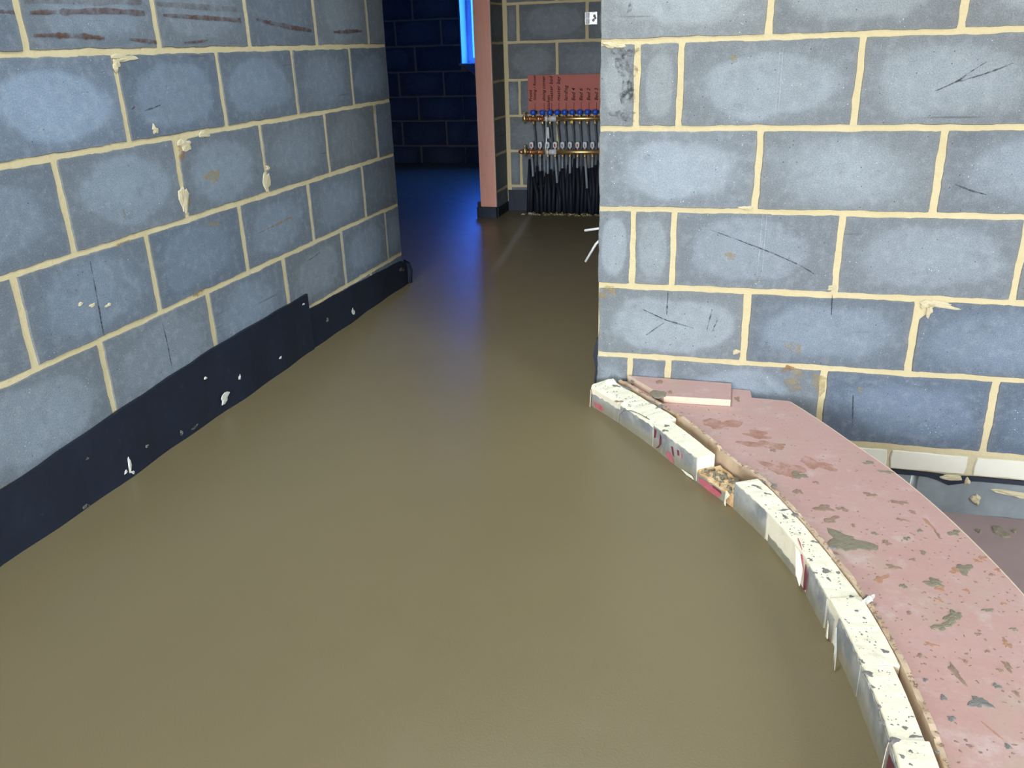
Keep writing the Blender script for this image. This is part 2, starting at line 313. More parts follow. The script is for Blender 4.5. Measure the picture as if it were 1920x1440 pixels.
def blob(bm, cx, cy, cz, a, b, ang, h, M3=None, n=14, rough=.28):
    """A low irregular splash: outline a x b, height h. M3 maps local (x, y, up) to world; default lies on a horizontal surface."""
    ph = [rnd(0, 6.28) for _ in range(4)]; ca, sa = math.cos(ang), math.sin(ang); rings = []
    rad = [1 + rough*(math.sin(2*t+ph[0])*.6 + math.sin(3*t+ph[1])*.6 + math.sin(5*t+ph[2])*.45) + rnd(-.12, .12)*rough*3 for t in [2*math.pi*k/n for k in range(n)]]
    for f, z in ((1.0, 0.0), (.86, .7), (.45, 1.0)):
        ring = []
        for k in range(n):
            t = 2*math.pi*k/n; x, y = a*math.cos(t)*rad[k]*f, b*math.sin(t)*rad[k]*f
            p = Vector((x*ca-y*sa, x*sa+y*ca, h*z*(1 if f > .9 else rnd(.7, 1.2))))
            p = (M3 @ p) if M3 is not None else p
            ring.append(bm.verts.new((cx+p.x, cy+p.y, cz+p.z)))
        rings.append(ring)
    for q, r in zip(rings, rings[1:]):
        for k in range(n): bm.faces.new((q[k], q[(k+1) % n], r[(k+1) % n], r[k]))
    bm.faces.new(rings[-1])
RM = Matrix(((1, 0, 0), (0, 0, -1), (0, 1, 0)))          # local x->x, y->z, up->-y   (wall facing -y)
LM = Matrix(((0, 0, 1), (1, 0, 0), (0, 1, 0)))           # local x->y, y->z, up->+x   (wall facing +x)

SPLATS= [(0.247, 1.64, 0.0383, 0.0404, -18.0, 0), (0.16, 1.922, 0.017, 0.0168, -11.0, 0), (0.155, 1.837, 0.0097, 0.013, 12.0, 1), (0.209, 1.772, 0.0188, 0.0163, -47.0, 1), (0.247, 1.776, 0.0116, 0.0097, -31.0, 1), (0.22, 1.725, 0.0211, 0.0109, 37.0, 1), (0.313, 1.857, 0.0124, 0.0125, -51.0, 1), (0.363, 1.982, 0.0164, 0.0088, -12.0, 0), (0.373, 1.833, 0.0162, 0.0103, -10.0, 1), (0.297, 1.517, 0.0172, 0.01, 40.0, 2), (0.325, 1.562, 0.0116, 0.0099, -27.0, 1), (0.335, 1.5, 0.006, 0.0082, 13.0, 0), (0.323, 1.653, 0.0094, 0.0099, -62.0, 1), (0.328, 2.024, 0.0141, 0.009, 12.0, 0), (0.465, 1.723, 0.0101, 0.0138, -32.0, 0), (0.457, 1.588, 0.0157, 0.0182, -7.0, 0), (0.439, 1.577, 0.0138, 0.0087, 40.0, 2), (0.394, 1.525, 0.0179, 0.0134, -17.0, 0), (0.4, 1.508, 0.0119, 0.0083, 13.0, 2), (0.5, 1.637, 0.0075, 0.0085, -31.0, 2), (0.488, 1.622, 0.0073, 0.0072, -50.0, 2), (0.519, 1.597, 0.0081, 0.0061, 3.0, 2), (0.505, 1.577, 0.0054, 0.005, -30.0, 1), (0.447, 1.512, 0.0053, 0.0066, -28.0, 2), (0.415, 1.429, 0.0104, 0.0117, 13.0, 0), (0.472, 1.455, 0.0088, 0.0065, 28.0, 0), (0.503, 1.483, 0.0051, 0.0055, -6.0, 2), (0.431, 1.709, 0.0038, 0.0123, 13.0, 1), (0.39, 1.631, 0.0048, 0.0094, 13.0, 0), (0.42, 1.754, 0.0216, 0.0052, -71.0, 2), (0.392, 1.469, 0.0086, 0.0044, -45.0, 2), (0.404, 1.415, 0.0259, 0.0087, 54.0, 0), (0.382, 1.387, 0.0185, 0.01, 25.0, 0), (0.383, 1.264, 0.0216, 0.0069, -75.0, 1), (0.405, 1.2, 0.0141, 0.0148, -21.0, 3), (0.44, 1.246, 0.006, 0.0063, -41.0, 3), (0.481, 1.363, 0.0102, 0.0069, -62.0, 2), (0.468, 1.3, 0.012, 0.0063, -67.0, 1), (0.454, 1.287, 0.0043, 0.0057, 13.0, 1), (0.357, 1.331, 0.009, 0.0054, -4.0, 2), (0.356, 1.153, 0.0059, 0.0063, -2.0, 3), (0.353, 1.198, 0.0058, 0.0058, 14.0, 3), (0.445, 1.333, 0.0038, 0.0047, -24.0, 1), (0.411, 1.139, 0.016, 0.0024, -55.0, 2), (0.004, 2.371, 0.0092, 0.0142, 11.0, 1), (0.156, 1.91, 0.0075, 0.0097, 12.0, 0), (0.102, 2.045, 0.0067, 0.0094, 12.0, 1), (0.198, 1.891, 0.0062, 0.0081, 12.0, 1), (0.264, 1.71, 0.0048, 0.0069, -8.0, 1), (0.304, 1.686, 0.0055, 0.0067, 13.0, 0), (0.366, 1.679, 0.0062, 0.0078, -30.0, 0), (0.366, 1.598, 0.0052, 0.0061, 13.0, 1), (0.333, 1.414, 0.0043, 0.005, 13.0, 1), (0.333, 1.295, 0.0048, 0.0053, -22.0, 1), (0.332, 1.235, 0.0043, 0.004, 13.0, 3), (0.404, 1.298, 0.0044, 0.0043, 13.0, 1), (0.44, 1.378, 0.0049, 0.0049, -4.0, 1), (0.502, 1.407, 0.0049, 0.0051, -5.0, 0), (0.465, 1.235, 0.0052, 0.0055, -3.0, 1), (0.425, 1.112, 0.0055, 0.0048, -1.0, 3), (0.372, 1.099, 0.0042, 0.0041, -1.0, 1), (0.366, 1.756, 0.0115, 0.006, -20.0, 1), (0.393, 1.796, 0.0085, 0.0062, -21.0, 1), (0.398, 1.718, 0.0055, 0.0068, 13.0, 0)]
LOW= [(0.754, 2.362, 0.0206, 0.0311, 13.0, 1), (0.792, 2.374, 0.0078, 0.0097, -9.0, 1), (0.696, 2.352, 0.0089, 0.0093, 13.0, 1)]
OFF= [(-0.22, 2.314, 0.0267, 0.0387, -35.0, 0), (-0.226, 2.407, 0.0112, 0.0174, 11.0, 1), (-0.187, 2.333, 0.0062, 0.0123, 11.0, 1)]
STAIN= [(-0.034, 2.184, 0.0487, 0.0382, 23.0, 2), (0.079, 2.075, 0.0527, 0.0256, 0.0, 2), (0.126, 1.945, 0.0547, 0.0348, -49.0, 2), (0.203, 1.991, 0.0403, 0.029, -34.0, 2), (0.062, 2.134, 0.0412, 0.0235, -13.0, 2)]
ITOP= [(-0.354, 2.376, 0.0144, 0.0082, -34.0, 0), (-0.32, 2.365, 0.0223, 0.0081, -34.0, 0), (-0.311, 2.42, 0.0065, 0.011, 11.0, 0), (-0.206, 2.244, 0.0185, 0.0079, 68.0, 0), (-0.328, 2.259, 0.0123, 0.0079, 12.0, 1), (-0.231, 2.263, 0.0075, 0.0075, -34.0, 0), (-0.225, 2.28, 0.0038, 0.0079, 12.0, 0), (-0.176, 2.124, 0.0089, 0.0087, -12.0, 0), (-0.177, 2.092, 0.0105, 0.01, -57.0, 0), (0.087, 1.845, 0.018, 0.0113, -47.0, 0), (0.099, 1.834, 0.009, 0.0104, -30.0, 0), (0.063, 1.821, 0.0142, 0.0077, -30.0, 0), (0.085, 1.792, 0.0082, 0.0064, -9.0, 0), (0.126, 1.728, 0.0208, 0.0059, 22.0, 0), (0.145, 1.709, 0.0053, 0.0133, -46.0, 0), (0.122, 1.697, 0.013, 0.004, -63.0, 0), (0.178, 1.607, 0.0073, 0.0053, -17.0, 0), (0.211, 1.59, 0.0131, 0.0062, -7.0, 0), (0.194, 1.506, 0.0087, 0.011, -43.0, 0), (0.217, 1.504, 0.0051, 0.0047, 13.0, 0), (0.167, 1.538, 0.0051, 0.0057, -43.0, 0), (0.175, 1.494, 0.0039, 0.0038, -6.0, 0), (0.198, 1.478, 0.0068, 0.0036, -75.0, 0), (0.234, 1.429, 0.0074, 0.0054, 40.0, 0), (0.264, 1.426, 0.0153, 0.0055, -77.0, 0), (0.239, 1.382, 0.0057, 0.0041, 13.0, 0), (0.25, 1.363, 0.0037, 0.004, 13.0, 0), (0.274, 1.37, 0.0074, 0.004, -41.0, 0), (0.234, 1.243, 0.0055, 0.0047, -52.0, 0), (0.243, 1.216, 0.0078, 0.0096, -20.0, 0), (0.246, 1.185, 0.0042, 0.0033, -19.0, 0), (0.274, 1.277, 0.0075, 0.007, -54.0, 0), (0.249, 1.108, 0.0044, 0.0064, 14.0, 0), (0.282, 1.104, 0.0049, 0.0036, -18.0, 0), (0.294, 1.089, 0.0112, 0.004, 7.0, 0), (0.263, 1.071, 0.0086, 0.008, -1.0, 0), (0.282, 1.054, 0.0034, 0.0034, -17.0, 0), (0.269, 1.041, 0.0053, 0.005, -16.0, 0), (0.278, 1.028, 0.003, 0.0036, 14.0, 0), (0.319, 1.063, 0.003, 0.0043, 14.0, 0), (0.25, 1.141, 0.0037, 0.0063, -18.0, 0)]
LSM= [(1.949, 1.038, 0.051, 0.009, 0), (1.916, 1.022, 0.014, 0.016, 0), (2.018, 0.857, 0.013, 0.012, 0), (2.136, 0.804, 0.032, 0.016, 0), (2.115, 0.78, 0.017, 0.017, 2), (2.234, 0.823, 0.034, 0.009, 0), (2.09, 0.658, 0.019, 0.043, 0), (2.109, 0.662, 0.01, 0.029, 2), (1.839, 0.666, 0.008, 0.018, 1), (1.784, 0.558, 0.008, 0.023, 1), (1.802, 0.514, 0.009, 0.02, 1), (1.871, 0.474, 0.01, 0.048, 1), (1.595, 0.523, 0.021, 0.007, 2), (1.664, 0.472, 0.01, 0.006, 0), (1.628, 0.486, 0.008, 0.005, 0), (1.717, 0.457, 0.011, 0.005, 0), (1.813, 0.593, 0.035, 0.005, 2), (2.091, 0.386, 0.03, 0.009, 2), (2.09, 0.927, 0.01, 0.006, 1), (2.085, 0.883, 0.018, 0.034, 1), (2.209, 0.566, 0.054, 0.008, 1), (2.246, 0.702, 0.04, 0.023, 1), (2.566, 0.495, 0.105, 0.004, 2), (3.178, 0.263, 0.025, 0.028, 1), (1.564, 0.936, 0.0, 0.0, 1), (3.442, 0.803, 0.049, 0.015, 1), (2.553, 0.684, 0.013, 0.007, 0), (2.535, 0.643, 0.023, 0.034, 0)]
RSM= [(0.154, 0.199, 0.022, 0.021, 1), (0.164, 0.094, 0.027, 0.037, 1), (0.14, 0.131, 0.019, 0.01, 2), (0.142, 0.135, 0.01, 0.008, 2), (0.523, 0.347, 0.046, 0.009, 0), (0.495, 0.325, 0.008, 0.017, 0), (-0.39, 1.031, 0.029, 0.008, 0), (0.231, 0.091, 0.022, 0.034, 1), (-0.009, 0.175, 0.011, 0.008, 0), (-0.01, 0.6, 0.019, 0.007, 0), (0.483, 0.348, 0.017, 0.011, 0), (-0.395, 0.34, 0.024, 0.018, 1), (-0.044, 0.463, 0.015, 0.011, 1), (-0.07, 0.99, 0.011, 0.009, 1), (0.348, 0.08, 0.009, 0.015, 1), (0.237, 0.382, 0.014, 0.006, 0)]
MEMSP= [(1.652, 0.035, 0.005, 0.028, 0), (1.634, 0.025, 0.006, 0.005, 0), (1.658, 0.012, 0.007, 0.005, 0), (2.099, 0.045, 0.024, 0.016, 0), (1.518, 0.123, 0.008, 0.004, 1), (1.729, 0.056, 0.007, 0.004, 1), (1.935, 0.019, 0.019, 0.004, 1), (1.874, 0.029, 0.006, 0.009, 1), (2.023, 0.141, 0.007, 0.005, 0), (2.192, 0.078, 0.006, 0.008, 0), (3.04, 0.039, 0.017, 0.017, 0), (2.442, 0.055, 0.008, 0.005, 0), (2.654, 0.186, 0.009, 0.005, 0), (1.482, 0.007, 0.011, 0.006, 1), (2.82, 0.073, 0.01, 0.008, 1), (3.577, 0.084, 0.031, 0.01, 1)]


RSCR = [[(0.423, 0.9), (0.444, 0.909), (0.48, 0.927), (0.496, 0.942), (0.534, 0.969)], [(0.481, 0.924), (0.527, 0.938), (0.56, 0.95), (0.593, 0.964)], [(-0.107, 0.538), (-0.017, 0.507), (0.072, 0.475), (0.146, 0.444), (0.191, 0.418)], [(-0.289, 0.292), (-0.217, 0.262), (-0.137, 0.242)], [(-0.276, 0.212), (-0.224, 0.254)], [(-0.086, 0.303), (-0.098, 0.236)], [(0.507, 0.672), (0.547, 0.656), (0.586, 0.646)], [(0.24, 0.362), (0.244, 0.304)], [(-0.216, 0.353), (-0.217, 0.279)], [(-0.069, 0.271), (-0.082, 0.234)], [(0.329, 0.065), (0.338, -0.036)]]
RLIT = [[(0.044, 1.019), (0.046, 0.825)], [(0.052, 1.019), (0.054, 0.825)], [(0.034, 0.586), (0.034, 0.404)], [(0.046, 0.587), (0.046, 0.404)]]
LSCR = [[(1.688, 0.577), (1.686, 0.51), (1.681, 0.414), (1.68, 0.386)], [(1.902, 0.36), (1.907, 0.295), (1.908, 0.215)], [(2.732, 0.325), (2.796, 0.33), (2.84, 0.336)], [(1.94, 0.914), (1.955, 0.92)], [(1.989, 0.907), (2.058, 0.917)]]

# ------------------------------------------------------------------ setting
LX, RY, BY, PX = -1.5534, 2.4525, 5.56, -1.585            # faces of: left wall, right wall, manifold wall, pier side
CX0 = -0.425                                             # left end of the right wall = right side of the corridor
CC, CR = Vector((-1.6594, .8309)), 1.9442                # the curved landing
def interp(tab, a):
    tab = sorted(tab)
    if a <= tab[0][0]: return tab[0][1]
    for (a0, b0), (a1, b1) in zip(tab, tab[1:]):
        if a <= a1:
            return b0 + (b1-b0)*(a-a0)/(a1-a0)
    return tab[-1][1]
FRONT = [(-50,-.02),(0,-.018),(5.6,-.015),(8.4,-.011),(12.3,-.009),(15.4,-.005),(18,-.003),(22,.008),(27,.009),(30.8,.004),(33.5,-.008),(36,-.013),(39,-.012),(42,-.004),(46,.006),(51.5,.026)]
BACK = [(-50,.045),(5,.045),(7.7,.046),(11.6,.050),(15,.052),(19.5,.056),(23,.057),(27,.062),(31,.060),(36.4,.062),(42.6,.078),(46,.084),(49,.095),(51.5,.108)]
SOUT = [(-50,.060),(5.9,.060),(9.2,.063),(13.9,.068),(17.5,.071),(21.7,.070),(26,.074),(30.5,.080),(33.8,.076),(36.4,.078),(40,.090),(45,.100),(48,.112),(51.3,.128)]
POUT = [(-50,.33),(5,.345),(11,.355),(17.4,.367),(21.7,.378),(25.7,.390),(29.9,.402),(33.5,.407),(37,.423),(40.66,.441)]
def pol(ang, off): a = math.radians(ang); return (CC.x + (CR+off)*math.cos(a), CC.y + (CR+off)*math.sin(a))

arc = [pol(a, interp(FRONT, a)+.012) for a in range(-50, 52, 1)]
scr = arc + [(-.40, 2.40), (-.40, 5.62), (-1.62, 5.62), (-1.64, 7.95), (-4.6, 7.95), (-4.6, 3.5), (-1.60, 3.5), (-1.60, arc[0][1])]
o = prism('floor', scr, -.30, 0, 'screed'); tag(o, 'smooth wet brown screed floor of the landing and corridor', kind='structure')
o = box('floor_lower', -1.7, 3.3, -5.15, 2.6, -.42, -.287, 'ply_shaded'); tag(o, 'pinkish lower floor beside the curved step', kind='structure')
rx0, rx1, ry0, ry1, rz = ROOF
o = boxes('ceiling', [(-4.7, rx0, -5.2, 8.3, rz, 2.50), (rx1, 3.4, -5.2, 8.3, rz, 2.50), (rx0, rx1, -5.2, ry0, rz, 2.50), (rx0, rx1, ry1, 8.3, rz, 2.50)], 'ceiling_board'); tag(o, kind='structure')

def core(name, lst, mat='mortar'):
    return tag(boxes(name, lst, mat), kind='structure')
REC = .0022
wallL = core('wall_left', [(LX-.10, LX-REC, -5.1, 3.612, -.45, 2.42)])
wallR = core('wall_right', [(CX0+.002, 3.3, RY+REC, RY+.10, -.094, 2.42)])
wallB = core('wall_back', [(PX-.0, CX0+.1, BY+REC, BY+.12, -.1, 2.42)])
wallP = core('wall_pier', [(-1.690, PX-REC, 5.300, BY+.12, -.1, 2.42)])
x0, x1, z0, z1, fy = FARW
wallF = core('wall_far', [(-4.6, x0, fy+REC, fy+.3, -.1, 2.42), (x1, -1.5, fy+REC, fy+.3, -.1, 2.42), (x0, x1, fy+REC, fy+.3, -.1, z0), (x0, x1, fy+REC, fy+.3, z1, 2.42)])
wallC = core('wall_corridor', [(CX0+REC, CX0+.10, RY+.10, BY+.12, -.1, 2.42)])
core('wall_dark_room', [(-4.6, -4.5, 3.4, 8.0, -.1, 2.42), (-4.6, LX-.10, 3.4, 3.5, -.1, 2.42), (-1.69, -1.59, 5.68, 7.95, -.1, 2.42)], 'blockfar')
x0, x1, z0, z1, fy = DOOR
core('wall_garden', [(-1.66, x0, fy-.12, fy, -.45, 2.42), (x1, 3.3, fy-.12, fy, -.45, 2.42), (x0, x1, fy-.12, fy, z1, 2.42)], 'blockfar')
x0, x1, z0, z1, fy = SIDE
core('wall_side', [(fy, fy+.1, -5.12, x0, -.45, 2.42), (fy, fy+.1, x1, 2.6, -.45, 2.42), (fy, fy+.1, x0, x1, -.45, z0), (fy, fy+.1, x0, x1, z1, 2.42)], 'blockfar')

# ---- left wall blocks (u = +y, s = y)
LB = [1.052+.2245*k for k in range(6, 0, -1)] + [1.052, .829, .601, .379, .153, -.072]
def series(a, lo, hi, end=None):
    js = [a + .4495*k for k in range(-20, 20)]; js = [j for j in js if lo+.03 < j < hi-.03]
    return [lo] + js + [hi]
EL = 3.613
ljs = []
for ci in range(len(LB)-1):
    odd = (ci % 2)
    ljs.append(series(3.443 if not odd else 3.251, 0.05, EL))
meas = {5: [1.192,1.639,2.10,2.545,2.995,3.443], 6: [1.46,1.912,2.355,2.80,3.251], 7: [1.20,1.647,2.093,2.538,2.988,3.442], 8: [1.01,1.458,1.906,2.354,2.806,3.269], 9: [1.21,1.663,2.124,2.573,3.026,3.456], 10: [1.46,1.91,2.36,2.81,3.263]}
for ci, js in meas.items():
    pre = [js[0]-.4495*k for k in range(3, 0, -1)]; ljs[ci] = [.05] + [p for p in pre if p > .08] + js + [EL]
courses(wallL, (LX, 0), math.pi/2, LB, ljs, tone=(.32, .54), blue=(.45, 1.0), oval=(.25, .9), 
        special={(7, 5): {'chip': (3, .055)}, (6, 5): {'tone': .35}, (8, 8): {'tone': .25, 'oval': .3}, (7, 7): {'tone': .22, 'oval': .35, 'blue': .3}, (6, 4): {'tone': .66, 'oval': 1.1}})
# ---- right wall blocks (u = +x, s = x)
RB = [1.040+.2255*k for k in range(6, 0, -1)] + [1.040, .813, .591, .3615, .1405, -.090]
rjs = []
for ci in range(len(RB)-1):
    if ci % 2: rjs.append([CX0, .0125] + [.0125+.4525*k for k in range(1, 6)] + [2.4])
    else: rjs.append([CX0, -.323, -.207, .244] + [.244+.4495*k for k in range(1, 5)] + [2.4])
courses(wallR, (0, RY), 0, RB, rjs, tone=(.46, .60), blue=(.02, .38), oval=(.7, 1.05),
        special={(9, 2): {'chip': (3, .05), 'blue': .85, 'tone': .36}, (9, 1): {'blue': .6, 'tone': .40}, (10, 3): {'blue': 1.0, 'tone': .42, 'oval': .6}, (10, 4): {'blue': 1.0, 'tone': .38, 'oval': .4},  # lower right blocks: dim bluish light put into their tone and blue
                 (5, 0): {'tone': .75, 'blue': .05}, (7, 0): {'tone': .75, 'blue': .3}, (6, 0): {'tone': .62, 'blue': 0, 'oval': .7}})
# below the blocks: a course of white bricks, a damp-proof strip, the foundation blocks
b2 = boxes('mortar_bed', [(-.35, 3.3, RY+.004, RY+.10, -.175, -.094)], 'smear0', wallR)
for xa, xb in ((.235, .447), (.453, .661), (.679, .895), (.910, 1.125), (1.14, 1.355)):
    bm = bmesh.new(); add_block(bm, xb-xa, .056, .09, .0008, .02, round_c=.02); bmesh.ops.bevel(bm, geom=[], offset=0)
    o = from_bm('white_brick', bm, 'white_brick', wallR); o.location = ((xa+xb)/2, RY-.001, -.131)
bm = bmesh.new(); xs = [.2+.03*k for k in range(45)]; fr = []
for i, x in enumerate(xs):                                    # dark damp-proof course, sagging below one brick
    sag = -.022*math.exp(-((x-.625)/.035)**2)
    fr.append([bm.verts.new((x, RY-.004, -.163+sag*.2)), bm.verts.new((x, RY-.006, -.175+sag)), bm.verts.new((x, RY+.05, -.175+sag)), bm.verts.new((x, RY+.05, -.163+sag*.2))])
for p, q in zip(fr, fr[1:]):
    for k in range(4): bm.faces.new((p[k], q[k], q[(k+1) % 4], p[(k+1) % 4]))
from_bm('damp_proof_course', bm, 'dpm', wallR)
bm = bmesh.new(); blob(bm, .625, RY-.002, -.172, .032, .010, 0, .006, RM, 16, .1); from_bm('mortar_smear', bm, 'smear0', wallR)
for xa, xb in ((.10, .52), (.535, 1.02), (1.035, 1.55)):
    bm = bmesh.new(); add_block(bm, xb-xa, .112, .1, .001, .02); o = from_bm('foundation_block', bm, 'foundation_block', wallR); o.location = ((xa+xb)/2, RY-.002, -.232)
for (cx, cz, a, b) in ((.80, -.206, .055, .010), (.700, -.235, .012, .018), (.668, -.178, .010, .010)):
    bm = bmesh.new(); blob(bm, cx, RY-.003, cz, a, b, -.12, .008, RM); from_bm('mortar_smear', bm, 'smear0', wallR)
# ---- manifold wall, pier, dark room wall
BB = [1.053+.2245*k for k in range(6, 0, -1)] + [1.053, .830, .610, .390, .160, -.065]
bjs = []
for ci in range(len(BB)-1):
    if ci % 2: bjs.append([-1.558, -1.487, -1.047, -.597, CX0+.02])
    else: bjs.append([-1.558, -1.237, -.787, CX0+.02])
courses(wallB, (0, BY), 0, BB, bjs, step=.04, tone=(.30, .45), blue=(.1, .4), oval=(.4, .9))
courses(wallP, (PX, 0), math.pi/2, BB, [[5.302, BY-.006]]*(len(BB)-1), step=.04, tone=(.28, .42), blue=(.1, .3), oval=(.1, .4))
courses(wallC, (CX0, 0), -math.pi/2, BB, [series(-3.0 if ci % 2 else -3.225, -5.545, -2.556) for ci in range(len(BB)-1)], step=.05, tone=(.34, .48), blue=(.1, .4), oval=(.4, .9))
x0, x1, z0, z1, fy = FARW
fjs = [series(-2.84 if ci % 2 else -2.66, -4.5, -1.7) for ci in range(len(BB)-1)]
fjs2 = []
courses(wallF, (0, fy), 0, BB, [[j for j in js if j <= x0-.02] + [x0] for js in fjs], step=.06, tone=(.25, .4), blue=(.1, .5), oval=(.3, .8))
for ci, js in enumerate(fjs):
    if BB[ci] > z0 + .05: js = []
    else: js = [x0] + [j for j in js if j > x0+.02]
    fjs2.append(js)
courses(wallF, (0, fy), 0, BB, fjs2, step=.06, tone=(.25, .4), blue=(.1, .5), oval=(.3, .8))

# smears and drips of mortar on the two near walls
for (y, z, a, b, t) in LSM:
    if a < .003: continue
    bm = bmesh.new(); blob(bm, LX-.0005, y, z, a, b, rnd(-.2, .2), .004 if t == 0 else .0012, LM, 16, .3); from_bm('mortar_smear', bm, 'smear%d' % t, wallL)
for (x, z, a, b, t) in RSM:
    bm = bmesh.new(); blob(bm, x, RY+.0005, z, a, b, rnd(-.2, .2), .004 if t == 0 else .0012, RM, 16, .3); from_bm('mortar_smear', bm, 'smear%d' % t, wallR)

def ribbon(name, pts, wdt, mat, par, side):
    bm = bmesh.new(); P = []
    for a, b in zip(pts, pts[1:]):
        for k in range(6): P.append((a[0]+(b[0]-a[0])*k/6, a[1]+(b[1]-a[1])*k/6))
    P.append(pts[-1]); fr = []; k_ = len(P)-1
    for i, (s_, z) in enumerate(P):
        q = P[min(i+1, k_)]; o_ = P[max(i-1, 0)]; d_ = Vector((q[0]-o_[0], q[1]-o_[1])).normalized(); h = wdt*(.35+.65*math.sin(math.pi*(i+.3)/(k_+.6)))*rnd(.6, 1.3)
        row = []
        for f in (-1, 1):
            s2, z2 = s_ - d_.y*h*f, z + d_.x*h*f
            row.append(bm.verts.new((s2, RY-.0016, z2) if side == 'R' else (LX+.0016, s2, z2)))
        fr.append(row)
    for p, q in zip(fr, fr[1:]): bm.faces.new((p[0], q[0], q[1], p[1]))
    return from_bm(name, bm, mat, par)
for pts in RSCR: ribbon('scratch', pts, .0020, 'scratch', wallR, 'R')
for pts in RLIT: ribbon('scratch', pts, .0013, 'pale_scratch', wallR, 'R')
for pts in LSCR: ribbon('scratch', pts, .0022, 'scratch', wallL, 'L')
for (x, z, a, b) in ((-.352, .955, .026, .050), (-.355, 1.012, .030, .014), (-.360, .850, .034, .014), (-.345, .905, .018, .030), (-.346, 1.125, .008, .014)):
    bm = bmesh.new(); blob(bm, x, RY-.0004, z, a, b, 0, .0008, RM, 20, .4); from_bm('dark_stain', bm, 'soot', wallR)

# brown mud dragged along the top left course
for pts in ([(1.671,1.136,.003),(1.775,1.14,.0065),(1.919,1.146,.0075),(2.079,1.143,.0055)], [(2.134,1.141,.0036),(2.288,1.138,.0065),(2.421,1.136,.005),(2.522,1.134,.0074)], [(2.6,1.139,.0034),(2.695,1.128,.007),(2.833,1.116,.0073),(2.977,1.107,.0057)], [(3.132,1.104,.003),(3.223,1.105,.0072),(3.319,1.109,.0063),(3.394,1.109,.0021)],
            [(1.667,1.09,.0035),(1.743,1.09,.006),(1.828,1.088,.0065),(1.9,1.083,.0026)], [(1.977,1.081,.0027),(2.028,1.078,.0055),(2.096,1.073,.0057)], [(2.207,1.072,.0022),(2.27,1.074,.0046),(2.329,1.079,.0023)], [(1.66,1.160,.006),(1.833,1.168,.012),(2.086,1.172,.009)], [(2.107,1.168,.005),(2.27,1.166,.010),(2.529,1.164,.007)], [(1.45,1.136,.003),(1.591,1.136,.0034),(1.633,1.135,.0034)]):
    bm = bmesh.new(); fr = []
    for (a, b) in zip(pts, pts[1:]):
        for k in range(8):
            f = k/8; y, z, h = (a[i]+(b[i]-a[i])*f for i in range(3)); h *= rnd(.7, 1.25); fr.append([bm.verts.new((LX+.0016, y, z-h)), bm.verts.new((LX+.0024, y, z+rnd(-.2, .2)*h)), bm.verts.new((LX+.0016, y, z+h))])
    for p, q in zip(fr, fr[1:]):
        for k in range(2): bm.faces.new((p[k], q[k], q[k+1], p[k+1]))
    from_bm('mud_streak', bm, 'faint_mud' if pts[0][1] > 1.155 else 'mud_streak', wallL)

# garden doors and side window frames (behind the camera)
x0, x1, z0, z1, fy = DOOR
d = empty('door_1', ((x0+x1)/2, fy, z0), None, None); d['kind'] = 'structure'
def fpart(nm, bx, mat, par):
    o = box(nm, *bx, mat); o.parent = par; o.matrix_parent_inverse = Matrix.Translation(par.location).inverted(); return o
for bx in ((x0, x0+.06, fy-.1, fy-.04, z0, z1), (x1-.06, x1, fy-.1, fy-.04, z0, z1), (x0+.06, x1-.06, fy-.1, fy-.04, z1-.06, z1)): fpart('door_frame', bx, 'window_frame_white', d)
x0, x1, z0, z1, fy = SIDE
d = empty('window_2', (fy, (x0+x1)/2, z0), None, None); d['kind'] = 'structure'
for bx in ((fy+.03, fy+.09, x0, x0+.06, z0, z1), (fy+.03, fy+.09, x1-.06, x1, z0, z1), (fy+.03, fy+.09, x0+.06, x1-.06, z1-.06, z1), (fy+.03, fy+.09, x0+.06, x1-.06, z0, z0+.06)): fpart('window_frame', bx, 'window_frame_white', d)
fpart('window_pane', (fy+.055, fy+.061, x0+.06, x1-.06, z0+.06, z1-.06), 'glass', d)
d = empty('added_rooflight', ((rx0+rx1)/2, (ry0+ry1)/2, rz), None, None); d['kind'] = 'structure'  # rooflight added to give overhead light on the floor
for bx in ((rx0-.04, rx0, ry0-.04, ry1+.04, 2.50, 2.56), (rx1, rx1+.04, ry0-.04, ry1+.04, 2.50, 2.56), (rx0, rx1, ry0-.04, ry0, 2.50, 2.56), (rx0, rx1, ry1, ry1+.04, 2.50, 2.56)): fpart('window_frame', bx, 'window_frame_white', d)
fpart('window_pane', (rx0, rx1, ry0, ry1, 2.545, 2.551), 'glass', d)
# window of the dark room
x0, x1, z0, z1, fy = FARW
d = empty('window_1', ((x0+x1)/2, fy+.2, z0), None, None); tag(d, 'blue-lit window in the dark room behind the pink post', kind='structure')
fpart('reveal_board', (x0, x0+.012, fy-.004, fy+.17, z0+.02, z1), 'window_frame_white', d)
fpart('reveal_board', (x1-.012, x1, fy-.004, fy+.17, z0+.02, z1), 'window_frame_white', d)
fpart('window_sill', (x0-.01, x1+.01, fy-.03, fy+.17, z0, z0+.02), 'window_frame_white', d)
for bx in ((x0, x0+.065, fy+.17, fy+.23, z0, z1), (x1-.065, x1, fy+.17, fy+.23, z0, z1), (x0+.065, x1-.065, fy+.17, fy+.23, z1-.065, z1), (x0+.065, x1-.065, fy+.17, fy+.23, z0, z0+.065)): fpart('window_frame', bx, 'window_frame_white', d)
fpart('window_pane', (x0+.065, x1-.065, fy+.195, fy+.20, z0+.065, z1-.065), 'film', d)
bm = bmesh.new(); pts = [(x0+.03, fy-.035, z0+.005), (x0+.20, fy-.06, z0-.13), (x0+.42, fy-.04, z0-.27), (x0+.62, fy-.05, z0-.20), (x1, fy-.035, z0+.005)]
vs_ = [bm.verts.new(p) for p in pts]; v2 = [bm.verts.new((p[0], p[1]+.012, p[2])) for p in pts]; bm.faces.new(vs_); bm.faces.new(v2[::-1])
